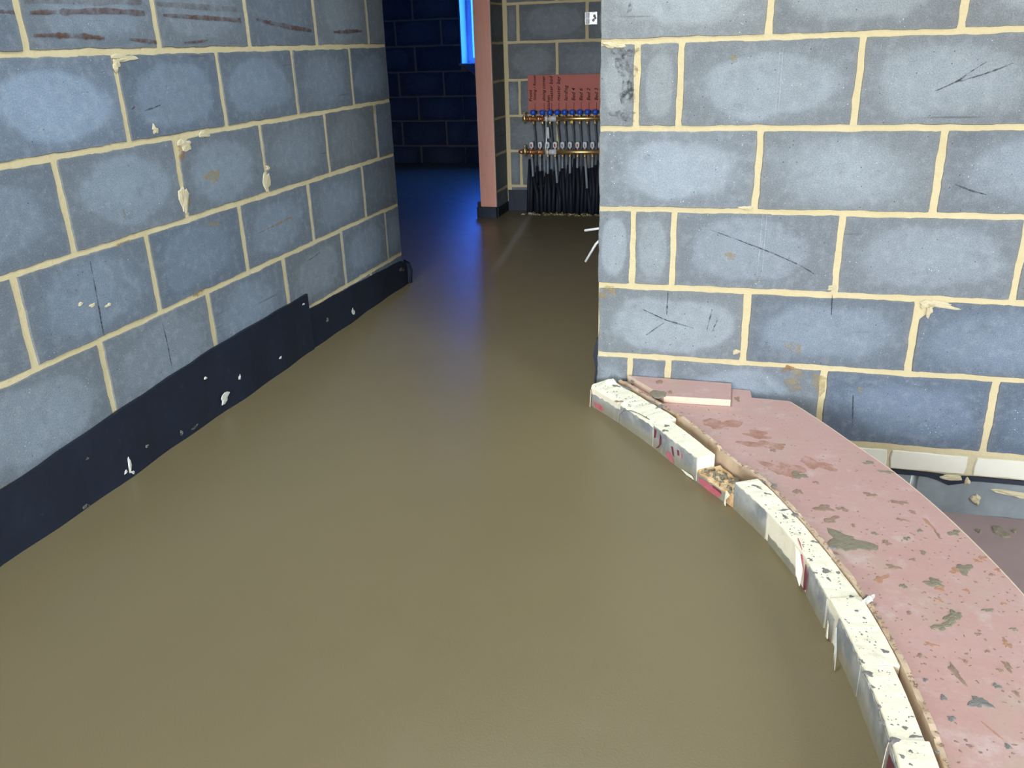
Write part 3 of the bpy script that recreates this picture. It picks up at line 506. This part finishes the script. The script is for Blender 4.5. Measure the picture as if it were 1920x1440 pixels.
for i in range(5): bm.faces.new((vs_[i], vs_[(i+1) % 5], v2[(i+1) % 5], v2[i]))
tag(from_bm('polythene_sheet', bm, 'poly'), 'loose clear polythene flap hanging below the blue-lit window', 'polythene')

# ------------------------------------------------------------------ damp-proof membrane upstands
def upstand(name, tab, y0, y1, label, x_in=.002, thick=.004, wav=.004):
    bm = bmesh.new(); ys = [y0 + (y1-y0)*k/60 for k in range(61)]; fr = []
    for y in ys:
        zt = interp(tab, y) + .0012*math.sin(y*31) + rnd(-.0006, .0006); wv = wav*(.6+.4*math.sin(y*9)+.35*math.sin(y*23+1))
        row = []
        for f, k in ((0, 1.8), (.35, 1.4), (.75, .9), (1, .45)): row.append(bm.verts.new((LX + x_in + wv*k + thick, y, -.02+(zt+.02)*f)))
        for f in (1, 0): row.append(bm.verts.new((LX + x_in*.4, y, -.02+(zt+.02)*f)))
        fr.append(row)
    for p, q in zip(fr, fr[1:]):
        for k in range(6): bm.faces.new((p[k], q[k], q[(k+1) % 6], p[(k+1) % 6]))
    bm.faces.new(fr[0]); bm.faces.new(fr[-1][::-1])
    return tag(from_bm(name, bm, 'dpm', smooth=False), label, 'membrane', 'damp-proof membrane along the left wall')
m1 = upstand('membrane_upstand', [(-.7, .14), (.6, .15), (1.283, .160), (1.651, .185), (2.11, .209), (2.677, .214), (2.70, .214)], -.55, 2.69, 'long black membrane strip along the left wall foot, nearer the camera', .006, .005, .0042)
m2 = upstand('membrane_upstand', [(2.5, .150), (2.72, .151), (3.025, .145), (3.584, .122), (3.66, .10)], 2.692, 3.645, 'lower black membrane strip curling round the far end of the left wall', .001, .003, .004)
bm = bmesh.new(); fl = []
for k in range(9):                                             # curled end that wraps the corner
    t = k/8; x = LX + .012 + .035*math.sin(t*2.6) - .05*t; y = 3.635 + .055*t
    fl.append([bm.verts.new((x, y, -.01)), bm.verts.new((x+.006*math.sin(5*t), y+.004, .06)), bm.verts.new((x-.004, y, .105-.012*math.sin(3*t)))])
for p, q in zip(fl, fl[1:]):
    for k in range(2): bm.faces.new((p[k], q[k], q[k+1], p[k+1]))
o = from_bm('curled_flap', bm, 'dpm', m2); md = o.modifiers.new('thick', 'SOLIDIFY'); md.thickness = .003
for (y, z, a, b, t) in MEMSP:
    par = m1 if y < 2.6 else m2
    bm = bmesh.new(); blob(bm, LX+(.018 if par is m1 else .009), y, z, a, b, rnd(-.3, .3), .003, LM, 10, .3); from_bm('dried_splash', bm, 'splash' if t == 0 else 'splash_dull', par)
# strips at the pier, the manifold wall and the corridor end of the right wall
tag(boxes('membrane_wrap', [(-1.712, -1.580, 5.262, 5.279, -.01, .068), (-1.712, -1.695, 5.279, 5.60, -.01, .10), (-1.584, -1.578, 5.30, 5.545, -.01, .060)], 'dpm'), 'black membrane wrapped round the foot of the pink post', 'membrane')
tag(boxes('membrane_upstand', [(-1.577, CX0, 5.546, 5.558, -.01, .135)], 'dpm'), 'black membrane strip on the wall behind the pipes', 'membrane')
bm = bmesh.new(); pz = [(-.434, -.01), (-.437, .05), (-.433, .09), (-.441, .13), (-.436, .165), (-.430, .185)]; fr = []
for x, z in pz: fr.append([bm.verts.new((x, RY+.012, z)), bm.verts.new((x-.004, 3.4, z)), bm.verts.new((CX0-.0005, 3.4, z)), bm.verts.new((CX0-.0005, RY+.012, z))])
for p, q in zip(fr, fr[1:]):
    for k in range(4): bm.faces.new((p[k], q[k], q[(k+1) % 4], p[(k+1) % 4]))
bm.faces.new(fr[0]); bm.faces.new(fr[-1])
tag(from_bm('membrane_upstand', bm, 'dpm'), 'black membrane edge peeping past the corner of the right wall', 'membrane')

# ------------------------------------------------------------------ curved step: plywood tread, riser, bent strip
outer = [pol(a, interp(POUT, a)) for a in [-45 + .75*k for k in range(int((40.66+45)/.75)+1)]] + [pol(40.66, .441)]
inner = [pol(a, interp(SOUT, a)+.001) for a in [-45 + .75*k for k in range(int((50.5+45)/.75)+1)]]
tread = prism('plywood_tread', outer + [(.045, 2.39), (.040, 2.447), (-.35, 2.447)] + inner[::-1], .040, .058, 'ply')
tag(tread, 'pink plywood step tread curving along the white foam edge, splashed with screed', 'plywood')
oe = outer; bm = bmesh.new(); fr = []
for a in [-45 + .75*k for k in range(int((40.66+45)/.75)+1)]:
    r = interp(POUT, a); fr.append([bm.verts.new((*pol(a, r-.03), .040)), bm.verts.new((*pol(a, r-.018), .040)), bm.verts.new((*pol(a, r-.018), -.287)), bm.verts.new((*pol(a, r-.03), -.287))])
for p, q in zip(fr, fr[1:]):
    for k in range(4): bm.faces.new((p[k], q[k], q[(k+1) % 4], p[(k+1) % 4]))
bm.faces.new(fr[0]); bm.faces.new(fr[-1][::-1])
tag(from_bm('plywood_riser', bm, 'ply'), 'curved plywood riser under the outer edge of the pink tread', 'plywood')
# pale cut edge along the outside of the tread
bm = bmesh.new(); fr = []
for a in [-45 + .75*k for k in range(int((40.66+45)/.75)+1)]:
    r = interp(POUT, a); fr.append([bm.verts.new((*pol(a, r-.0022), .0585)), bm.verts.new((*pol(a, r+.001), .0580)), bm.verts.new((*pol(a, r+.001), .040)), bm.verts.new((*pol(a, r-.0022), .040))])
for p, q in zip(fr, fr[1:]):
    for k in range(4): bm.faces.new((p[k], q[k], q[(k+1) % 4], p[(k+1) % 4]))
from_bm('cut_edge', bm, 'plyedge', tread)
for i, (x, y, a, b, g, t) in enumerate(SPLATS):
    bm = bmesh.new(); blob(bm, x, y, .0578, a, b, math.radians(g), .0016 if t != 2 else .0008, None, 22, .42); from_bm('screed_splat', bm, 'splat%d' % t, tread)
bm = bmesh.new()
for k in range(420):
    a = rnd(4, 45) if k % 3 else rnd(6, 24); f = rnd(.06, .97); lo, hi = interp(SOUT, a), interp(POUT, min(a, 40.6))
    if a > 40 : hi = .30
    x, y = pol(a, lo+(hi-lo)*f); blob(bm, x, y, .0578, rnd(.0015, .0042), rnd(.001, .0028), rnd(0, 3), .0006, None, 7, .3)
tag(from_bm('small_specks', bm, 'splat1', tread), kind='stuff')
for (x, y, a, b, g, t) in STAIN:
    bm = bmesh.new(); blob(bm, x, y, .0578, a, b, math.radians(g), .0006, None, 24, .4); from_bm('dirt_stain', bm, 'stain', tread)
fl_ = bpy.data.objects['floor_lower']
for (x, y, a, b, g, t) in LOW:
    bm = bmesh.new(); blob(bm, x, y, -.287, a, b, math.radians(g), .006, None, 16, .2); from_bm('screed_splat', bm, 'splat0', fl_)

def arcsolid(name, a0, a1, rin, rout, z0, ztop, mat, parent=None, da=.35, rag=.0, topround=0.0, slope=0.0):
    """A curved bar: rin/rout/ztop are functions of the angle."""
    bm = bmesh.new(); k = max(2, int(abs(a1-a0)/da)); fr = []
    for i in range(k+1):
        a = a0 + (a1-a0)*i/k; j = rag
        ri, ro, zt = rin(a)+rnd(-j, j)*.6, rout(a), ztop(a)+rnd(-j, j)
        row = [(ri, z0), (ri+slope*0, zt-topround-.001), (ri+topround*.35, zt-topround*.3), (ri+topround+.001, zt+rnd(-j, j)*.5), ((ri+ro)/2, zt+rnd(-j, j)), (ro-.001, zt+rnd(-j, j)*.5), (ro, zt-.002), (ro, z0)]
        fr.append([bm.verts.new((*pol(a, r), z)) for r, z in row])
    for p, q in zip(fr, fr[1:]):
        for m in range(8): bm.faces.new((p[m], q[m], q[(m+1) % 8], p[(m+1) % 8]))
    bm.faces.new(fr[0]); bm.faces.new(fr[-1][::-1])
    return from_bm(name, bm, mat, parent)
strip = arcsolid('bent_plywood_strip', 50.6, -45, lambda a: interp(SOUT, a)-.011, lambda a: interp(SOUT, a)-.0005, -.02,
    lambda a: .071 - (.008 if 33 < a < 36.2 else 0) + .0015*math.sin(a*1.7), 'strip', rag=.0010)
tag(strip, 'thin bent plywood strip between the foam edge and the pink tread', 'plywood')

def arcpatch(name, poly, off, mat, parent, dz=.0006):
    """Flat print that follows the curved front: poly in (angle, z)."""
    bm = bmesh.new(); vs_ = [bm.verts.new((*pol(a, interp(FRONT, a)-off), z)) for a, z in poly]; bm.faces.new(vs_)
    bmesh.ops.triangulate(bm, faces=bm.faces[:]); return from_bm(name, bm, mat, parent)
def sect(a0, a1, ztop, label, foil=None, mat='foam', rag=.0004, rnd_top=.002, bshift=-.012, fshift=0.0, foil_top=None, zt_fun=None):
    o = arcsolid('foam_insulation_offcut', a0, a1, lambda a: interp(FRONT, a)+.0015+fshift, lambda a: min(interp(BACK, a)+bshift, interp(SOUT, a)-.0128), -.03, zt_fun or (lambda a: ztop), mat, rag=rag, topround=rnd_top)
    tag(o, label, 'insulation', 'foam insulation offcuts edging the landing')
    for (b0, b1, zt) in (foil or ()):
        arcsolid('foil_facing', b0, b1, lambda a: interp(FRONT, a)-.0008+fshift, lambda a: interp(FRONT, a)+.0012+fshift, -.02, (lambda a, zt=zt: zt+.002*math.sin(a*7)), 'foil', o, rag=.0006)
    return o
f1 = sect(51.4, 41.75, .069, 'foam offcut against the right wall with rounded cream top and grey oval patch', [(51.38, 46.8, .042), (46.75, 41.77, .058)], rag=.0007, rnd_top=.010, bshift=-.004)
f2 = sect(41.70, 35.30, .066, 'clean cream foam offcut beside the broken gap in the foam edge', [(41.65, 35.35, .063)], rnd_top=.001, bshift=-.022)
f3 = sect(35.25, 30.95, .030, 'broken low foam offcut full of orange crumbs and debris', [(35.2, 31.6, .024)], mat='foam_crumb', rag=.0022, bshift=-.004)
f4 = sect(30.90, 21.10, .069, 'long foam offcut with grey foil front beyond the broken gap', [(30.85, 26.7, .066), (26.3, 22.4, .018)], rag=.0005, bshift=.005)
f5 = sect(21.05, 17.40, .068, 'short foam offcut with torn foil flap and red print', [(20.6, 17.5, .066)], rag=.0005, bshift=.005)
f6 = sect(17.35, 12.05, .071, 'white speckled foam offcut with a silvery torn corner', [(15.7, 12.1, .067), (17.3, 16.2, .05)], rag=.0004, bshift=.004)
f7 = sect(12.00, 7.25, .069, 'pale foam offcut with yellowish back edge, second from the bottom of the picture', [(11.95, 7.3, .065)], rag=.0004, bshift=-.008)
f8 = sect(7.20, -1.5, .072, 'speckled white foam offcut at the very bottom of the picture', [(7.15, -1.4, .066)], rag=.0004, bshift=-.003)
# red and maroon print on the foil
for par, poly, mat in (
    (f1, [(50.9, .018), (50.0, .022), (49.2, .012), (49.6, .004), (50.7, .006)], 'redprint'),
    (f2, [(41.45, .060), (41.1, .058), (41.2, .036), (41.5, .030)], 'maroon'),
    (f2, [(40.6, .058), (40.35, .050), (40.30, .030), (40.65, .014), (41.15, .004), (41.10, .007), (40.75, .018), (40.45, .032), (40.48, .048)], 'maroon'),
    (f2, [(39.6, .018), (39.0, .026), (38.6, .020), (38.2, .004), (39.2, .004)], 'redprint'), (f2, [(38.85, .046), (38.55, .048), (38.3, .022), (38.6, .026)], 'maroon'), (f2, [(38.0, .048), (37.7, .050), (37.6, .036), (37.9, .034)], 'maroon'), (f2, [(37.4, .046), (37.2, .046), (37.15, .034), (37.35, .034)], 'redprint'),
    (f3, [(35.0, .018), (33.9, .022), (33.0, .020), (32.2, .016), (32.4, .002), (33.6, .000), (34.8, .004)], 'redprint'), (f3, [(33.3, .023), (32.2, .023), (32.15, .016), (33.1, .018)], 'maroon'),
    (f8, [(6.9, .052), (6.0, .060), (4.9, .060), (4.6, .006), (6.2, -.002), (6.9, .010)], 'maroon')):
    arcpatch('print_mark', poly, .0016, mat, par)
# torn foil flaps, shreds and splinters sticking out of the front
def flap(name, pts, mat, par, th=.0012):
    bm = bmesh.new(); vs_ = [bm.verts.new(p) for p in pts]; bm.faces.new(vs_); bmesh.ops.triangulate(bm, faces=bm.faces[:])
    r = bmesh.ops.extrude_face_region(bm, geom=bm.faces[:]); bmesh.ops.translate(bm, verts=[e for e in r['geom'] if isinstance(e, bmesh.types.BMVert)], vec=(th, th*.3, th*.5))
    return from_bm(name, bm, mat, par)
P3 = lambda a, off, z: (*pol(a, interp(FRONT, a)+off), z)
flap('torn_foil', [P3(24.0, .012, .069), P3(22.6, -.002, .060), P3(21.5, -.014, .030), P3(20.9, -.012, .014), P3(21.3, -.004, .040), P3(22.0, .010, .066)], 'foam', f4)
flap('torn_foil', [P3(23.4, .014, .070), P3(22.2, .004, .069), P3(21.1, -.006, .050), P3(21.0, -.006, .036), P3(21.8, .001, .060), P3(22.8, .010, .070)], 'redprint', f4)
flap('torn_foil', [P3(20.9, -.004, .064), P3(20.3, -.006, .052), P3(20.5, -.004, .012), P3(20.9, -.003, .004), P3(20.95, -.004, .04)], 'maroon', f5)
flap('torn_foil', [P3(15.7, -.002, .066), P3(15.1, -.012, .064), P3(14.4, -.018, .020), P3(13.9, -.020, .004), P3(14.5, -.014, .030), P3(15.4, -.006, .056)], 'foil', f6)
flap('torn_foil', [P3(17.0, -.002, .03), P3(16.6, -.006, .032), P3(16.4, -.007, .004), P3(16.7, -.006, .002)], 'foam', f6)
flap('splinter', [P3(31.9, .004, .030), P3(31.2, -.004, .030), P3(31.35, -.010, .016), P3(31.25, -.012, .001), P3(31.5, -.010, .004), P3(31.6, -.006, .020)], 'foam', f3)
flap('splinter', [P3(37.2, -.003, .004), P3(35.6, -.006, .010), P3(35.45, -.005, .003), P3(36.4, -.005, .001)], 'foam', f2)
flap('splinter', [P3(7.15, -.002, .066), P3(6.95, -.006, .06), P3(6.9, -.008, .01), P3(7.1, -.007, .008)], 'plyedge', f8)
flap('splinter', [P3(51.3, -.004, .055), P3(51.0, -.010, .05), P3(51.1, -.010, -.002), P3(51.4, -.006, -.002)], 'plyedge', f1)
# crack round the grey patch of the first offcut
bm = bmesh.new(); add_tube(bm, [P3(46.9, -.0012, -.004), P3(46.8, -.0014, .030), P3(46.2, -.001, .050), P3(45.2, .002, .062), P3(44.2, .004, .067), P3(42.6, .006, .0695)], .0011, 5); from_bm('crack', bm, 'splat3', f1)
# splashes on top of the foam
ftab = ((51.4, 41.72, f1, .069), (41.72, 35.3, f2, .066), (35.3, 30.95, f3, .03), (30.95, 21.1, f4, .069), (21.1, 17.4, f5, .068), (17.4, 12.0, f6, .071), (12.0, 7.22, f7, .069), (7.22, -2, f8, .072))
def owner(x, y):
    a = math.degrees(math.atan2(y-CC.y, x-CC.x))
    for a1, a0, f, z in ftab:
        if a0 <= a <= a1: return f, z
    return None
for (x, y, a, b, g, t) in ITOP:
    r = owner(x, y)
    off = math.hypot(x-CC.x, y-CC.y)-CR; an = math.degrees(math.atan2(y-CC.y, x-CC.x))
    if r is None: continue
    par, z = (strip, .071) if off > interp(BACK, an)-.004 else r
    bm = bmesh.new(); blob(bm, x, y, z-.0006, a, b*.8, math.radians(g), .0013, None, 14, .4); from_bm('screed_splat', bm, 'splat3' if t == 0 else 'splat1', par)
for a1, a0, f, z in ftab:
    bm = bmesh.new()
    for k in range(int((a1-a0)*(14 if f is f3 else 8))):
        a = rnd(a0+.15, a1-.15); fo, ba = interp(FRONT, a)+.006, interp(BACK, a)-.012-(.012 if f is f2 else 0); 
        if f is f2 and k > 8: break
        x, y = pol(a, fo+(ba-fo)*rnd(0, 1)); m_ = 2.2 if f is f3 else 1
        blob(bm, x, y, z-.0006, rnd(.001, .0032)*m_, rnd(.001, .0022)*m_, rnd(0, 3), .0008*m_*(3 if m_ > 1 else 1), None, 7, .3)
    tag(from_bm('small_specks', bm, 'splat0' if f is f3 else 'splat3', f), kind='stuff')
bm = bmesh.new()
for k in range(260):
    a = rnd(2, 49); x, y = pol(a, interp(SOUT, a)-rnd(.001, .010)); blob(bm, x, y, .0705 if not 33 < a < 36.2 else .0625, rnd(.001, .004), rnd(.001, .0025), rnd(0, 3), .002, None, 6, .3)
tag(from_bm('small_specks', bm, 'splat1', strip), kind='stuff')
# lump of foam sitting on the wall end of the first offcut, scrap on the strip
bm = bmesh.new(); blob(bm, *pol(50.6, .085), .068, .020, .012, -.5, .012, None, 12, .3); from_bm('foam_lump', bm, 'foam', f1)
bm = bmesh.new(); blob(bm, *pol(17.0, .066), .069, .013, .007, .9, .012, None, 10, .4); from_bm('plaster_lump', bm, 'splash', strip)
# debris heaped in the broken gap
for a, off, rr in ((34.3, .020, .011), (33.6, .030, .013), (32.6, .045, .016), (31.8, .042, .015), (31.9, .052, .012), (33.0, .052, .010)):
    bm = bmesh.new(); blob(bm, *pol(a, off), .028, rr, rr*.7, rnd(0, 3), .008, None, 12, .4); from_bm('screed_splat', bm, 'splat0', f3)

# loose plywood offcut against the right wall
oc = prism('plywood_offcut', [(-.326, 2.446), (-.016, 2.440), (-.014, 2.312), (-.202, 2.303)], .0585, .0785, 'ply')
tag(oc, 'loose pink plywood offcut with pale cut edges lying against the right wall', 'plywood')
for nm, a, b in (('cut_edge', (-.326, 2.446), (-.202, 2.303)), ('cut_edge', (-.202, 2.303), (-.014, 2.312))):
    A, B = Vector(a), Vector(b); d = (B-A).normalized(); n_ = Vector((d.y, -d.x)); n_ = n_ if n_.dot(Vector((-1, -1))) > 0 else -n_
    q = [A+n_*.0012, B+n_*.0012, B-n_*.0004, A-n_*.0004]; prism(nm, [(p.x, p.y) for p in q], .0590, .0790, 'plyedge', oc)
for (x, y, a, b, g, t) in OFF:
    bm = bmesh.new(); blob(bm, x, min(y, 2.42), .0783, a, min(b, .028), math.radians(g), .003, None, 16, .2); from_bm('screed_splat', bm, 'splat%d' % t, oc)

# ------------------------------------------------------------------ post lining, boards and boxes at the back
pl = box('plywood_door_lining', -1.690, -1.586, 5.281, 5.299, .070, 2.418, 'lining', None, .001)
tag(pl, 'tall pink plywood board standing on the end of the wall pier', 'plywood')
edge = box('cut_edge', -1.5865, -1.5835, 5.2805, 5.299, .070, 2.418, 'plyedge', pl)
bd = box('plywood_board', -1.425, -.70, 5.539, 5.557, .640, .858, 'redply', None, .001)
tag(bd, 'red plywood board with handwritten room names above the manifold', 'board')
KX = [-1.382, -1.322, -1.272, -1.225, -1.177, -1.128, -1.080, -1.031, -.982, -.934, -.886]
def ink(txt, x, z, size):
    cu = bpy.data.curves.new('t', 'FONT'); cu.body = txt; cu.size = size; cu.shear = .25; cu.offset = .0004; cu.space_character = 1.05
    tmp = bpy.data.objects.new('t', cu); COL.objects.link(tmp); bpy.context.view_layer.update()
    me = bpy.data.meshes.new_from_object(tmp.evaluated_get(bpy.context.evaluated_depsgraph_get())); bpy.data.objects.remove(tmp); bpy.data.curves.remove(cu)
    me.transform(Matrix.Rotation(math.pi/2, 4, 'X') @ Matrix.Rotation(math.pi/2, 4, 'Z')); o = link('handwriting', me, 'black_ink', bd); o.location = (x, 5.5383, z); return o
for i, (txt, hh) in enumerate((('Sitting / Room', .0245), ('dining corner', .0265), ('master bed', .031), ('master bay', .031), ('landing', .031), ('Bed 4', .031), ('Bed 6', .030), ('Bed 2', .030), ('Bed 3', .030))):
    ink(txt, KX[i]+.010, .700 if i else .705, hh)
    box('pen_line', KX[i]+.001, KX[i]+.0035, 5.5380, 5.5386, .652, .690, 'black_ink', bd)
ink('Front', KX[0]-.016, .698, .030); ink('kitchen', KX[1]+.040, .648, .028)
# metal back box
bbx = empty('metal_back_box', (-1.016, BY, 1.142), 'galvanised metal socket box fixed high on the manifold wall', 'socket box')
def lp(o, root): o.parent = root; o.matrix_parent_inverse = Matrix.Translation(root.location).inverted(); return o
lp(box('back_plate', -1.053, -.979, 5.552, 5.556, 1.142, 1.212, 'galvanised_steel'), bbx)
for bx in ((-1.053, -1.0505, 5.525, 5.552, 1.142, 1.212), (-.9815, -.979, 5.525, 5.552, 1.142, 1.212), (-1.0505, -.9815, 5.525, 5.552, 1.142, 1.1445), (-1.0505, -.9815, 5.525, 5.552, 1.2095, 1.212)): lp(box('side_plate', *bx, 'galvanised_steel'), bbx)
lp(box('fixing_lug', -1.0505, -1.030, 5.526, 5.528, 1.146, 1.174, 'white_plastic'), bbx); lp(box('fixing_lug', -1.0505, -1.030, 5.526, 5.528, 1.180, 1.208, 'white_plastic'), bbx)
for q in ((-1.006, 1.166), (-1.000, 1.190), (-.995, 1.178)): lp(tube('knockout', [(q[0], 5.5515, q[1]), (q[0], 5.5495, q[1])], .008, 'zinc', None, 14), bbx)

# ------------------------------------------------------------------ underfloor heating manifold
mf = empty('heating_manifold', (-1.2, BY, 0), 'brass underfloor heating manifold with blue knobs and rows of black pipes', 'manifold')
Z1, Z2, MY = .596, .390, 5.500
def mp_(o): return lp(o, mf)
for z in (Z1, Z2):
    mp_(tube('manifold_bar', [(-1.425, MY, z), (-.80, MY, z)], .0150, 'brass', None, 14))
    mp_(tube('union_nut', [(-1.452, MY, z), (-1.428, MY, z)], .019, 'brass', None, 8))
    mp_(tube('union_nut', [(-1.357, MY, z), (-1.338, MY, z)], .019, 'copper', None, 8)); mp_(tube('union_nut', [(-1.412, MY, z), (-1.396, MY, z)], .019, 'copper', None, 8))
    a = mp_(tube('drain_valve', [(-1.440, MY-.012, z+.040), (-1.440, MY-.012, z-.028)], .0055, 'pale_brass', None, 8))
    b = tube('valve_cap', [(-1.440, MY-.012, z+.034), (-1.440, MY-.012, z+.042)], .012, 'pale_brass', None, 10); b.parent = a
    mp_(tube('mounting_clip', [(-1.303, MY, z), (-1.288, MY, z)], .0215, 'white_plastic', None, 12)); mp_(tube('air_vent', [(-1.280, MY, z), (-1.232, MY, z)], .0175, 'clear_plastic', None, 12))
mp_(tube('end_cap', [(-1.484, MY, Z2), (-1.455, MY, Z2)], [.011, .017], 'copper', None, 10))
mp_(tube('bracket', [(-1.296, MY-.012, Z1+.045), (-1.296, MY-.012, Z1-.14), (-1.300, MY-.02, Z2+.03), (-1.296, MY-.012, Z2-.05)], .0060, 'zinc', None, 8))
mp_(tube('plastic_sleeve', [(-1.284, MY-.02, Z1-.05), (-1.280, MY-.022, Z1-.12)], .0075, 'white_plastic', None, 8))
FX = [-1.397, -1.340, -1.290, -1.241, -1.192, -1.143, -1.094, -1.046, -.997, -.948, -.900]
random.seed(21)
for i, x in enumerate(KX):
    kn = mp_(tube('valve_knob', [(x, MY-.004, Z1+.024), (x, MY-.004, Z1+.030), (x, MY-.004, Z1+.050), (x, MY-.004, Z1+.055)], [.013, .0185, .0175, .010], 'blue_plastic', None, 12))
    mp_(tube('valve_stem', [(x, MY-.004, Z1+.012), (x, MY-.004, Z1+.026)], .0085, 'copper' if i % 3 else 'pale_brass', None, 8))
    mp_(tube('outlet_nut', [(x, MY-.004, Z1-.014), (x, MY-.004, Z1-.036)], [.008, .0095], 'pale_brass', None, 8))
    if i == 5: mp_(tube('yellow_cap', [(x, MY-.020, Z1-.020), (x, MY-.026, Z1-.020)], .010, 'yellow_plastic', None, 10))
    xs_ = x + .011 + rnd(-.004, .004)
    top = Z1-.034
    ck = rnd(.16, .30)
    mp_(tube('heating_pipe', [(x, MY+.004, top), (x+.004, MY+.018, top-.06), (xs_, MY+.030, Z2), (xs_+rnd(-.004, .004), MY+.030, ck-.03)], .0060, 'dark_pipe', None, 8))
    pcs = [(xs_+rnd(-.006, .006), MY+.026, ck), (xs_+rnd(-.006, .006), MY+.010, ck*.5), (xs_+rnd(-.01, .01), MY-.01, -.02)]
    mp_(tube('pipe_conduit', pcs, .0125, 'black_conduit', None, 8))
SLV = [.236, .271, .254, .197, .290, .259, .293, .165, .297, .25, .23]
for i, x in enumerate(FX):
    fm = mp_(tube('flow_meter', [(x, MY-.004, Z2+.018), (x, MY-.004, Z2+.026), (x, MY-.004, Z2+.030), (x, MY-.004, Z2+.056), (x, MY-.004, Z2+.064)], [.004, .007, .0140, .0140, .009], 'white_plastic', None, 10))
    ind = tube('flow_indicator', [(x, MY-.0160, Z2+.034), (x, MY-.0160, Z2+.053)], .0050, 'red_plastic' if i % 3 == 0 else 'grey_pipe', None, 6); ind.parent = fm
    mp_(tube('outlet_nut', [(x, MY-.004, Z2-.014), (x, MY-.004, Z2-.034)], [.008, .0095], 'pale_brass', None, 8))
    e = x + (.040 if i in (0, 3, 7) else .014) ; sv = SLV[i]
    f = (Z2-.034-sv)/(Z2-.034)
    mp_(tube('heating_pipe', [(x, MY-.004, Z2-.032), (x+(e-x)*f*.5, MY-.016, (Z2-.034+sv)/2), (x+(e-x)*f, MY-.024, sv-.03)], .0080, 'grey_pipe', None, 8))
    mp_(tube('pipe_conduit', [(x+(e-x)*f, MY-.024, sv), (e+rnd(-.006, .006), MY-.034, sv*.5), (e+rnd(-.01, .01), MY-.05, -.02)], .0135, 'black_conduit', None, 8))
for x, zt in ((-1.40, .30), (-1.335, .27), (-1.305, .26), (-1.275, .28), (-1.205, .27), (-1.14, .29), (-1.09, .30), (-1.035, .29), (-1.005, .27), (-.98, .31), (-1.417, .345), (-1.366, .30), (-1.25, .27), (-1.16, .31), (-1.118, .35), (-1.06, .30), (-.962, .34), (-.94, .33)):
    mp_(tube('pipe_conduit', [(x+.004, MY-.006, zt), (x, MY-.018, zt*.5), (x-.004, MY-.03, -.02)], [.007, .0125, .0125], 'black_conduit', None, 8))
bm = bmesh.new()
for k in range(120): blob(bm, rnd(-1.44, -.80), rnd(5.40, 5.50), -.001, rnd(.006, .02), rnd(.005, .015), rnd(0, 3), rnd(.003, .012), None, 7, .3)
tag(from_bm('screed_crumbs', bm, 'screed'), 'rough crumbs of screed heaped round the pipe feet', 'crumbs', kind='stuff')

# ------------------------------------------------------------------ cable tails from the corridor side of the right wall
tag(tube('electric_cable', [(-.420, 2.92, .470), (-.470, 2.90, .447), (-.510, 2.90, .438), (-.552, 2.90, .431)], .0042, 'white_cable'), 'white cable tail sticking out straight past the right wall corner, upper one', 'cable', 'cable tails from the corridor wall')
tag(tube('electric_cable', [(-.420, 2.94, .50), (-.478, 2.92, .420), (-.512, 2.90, .384), (-.549, 2.90, .320)], .0042, 'white_cable'), 'white cable tail drooping steeply past the right wall corner, lower one', 'cable', 'cable tails from the corridor wall')
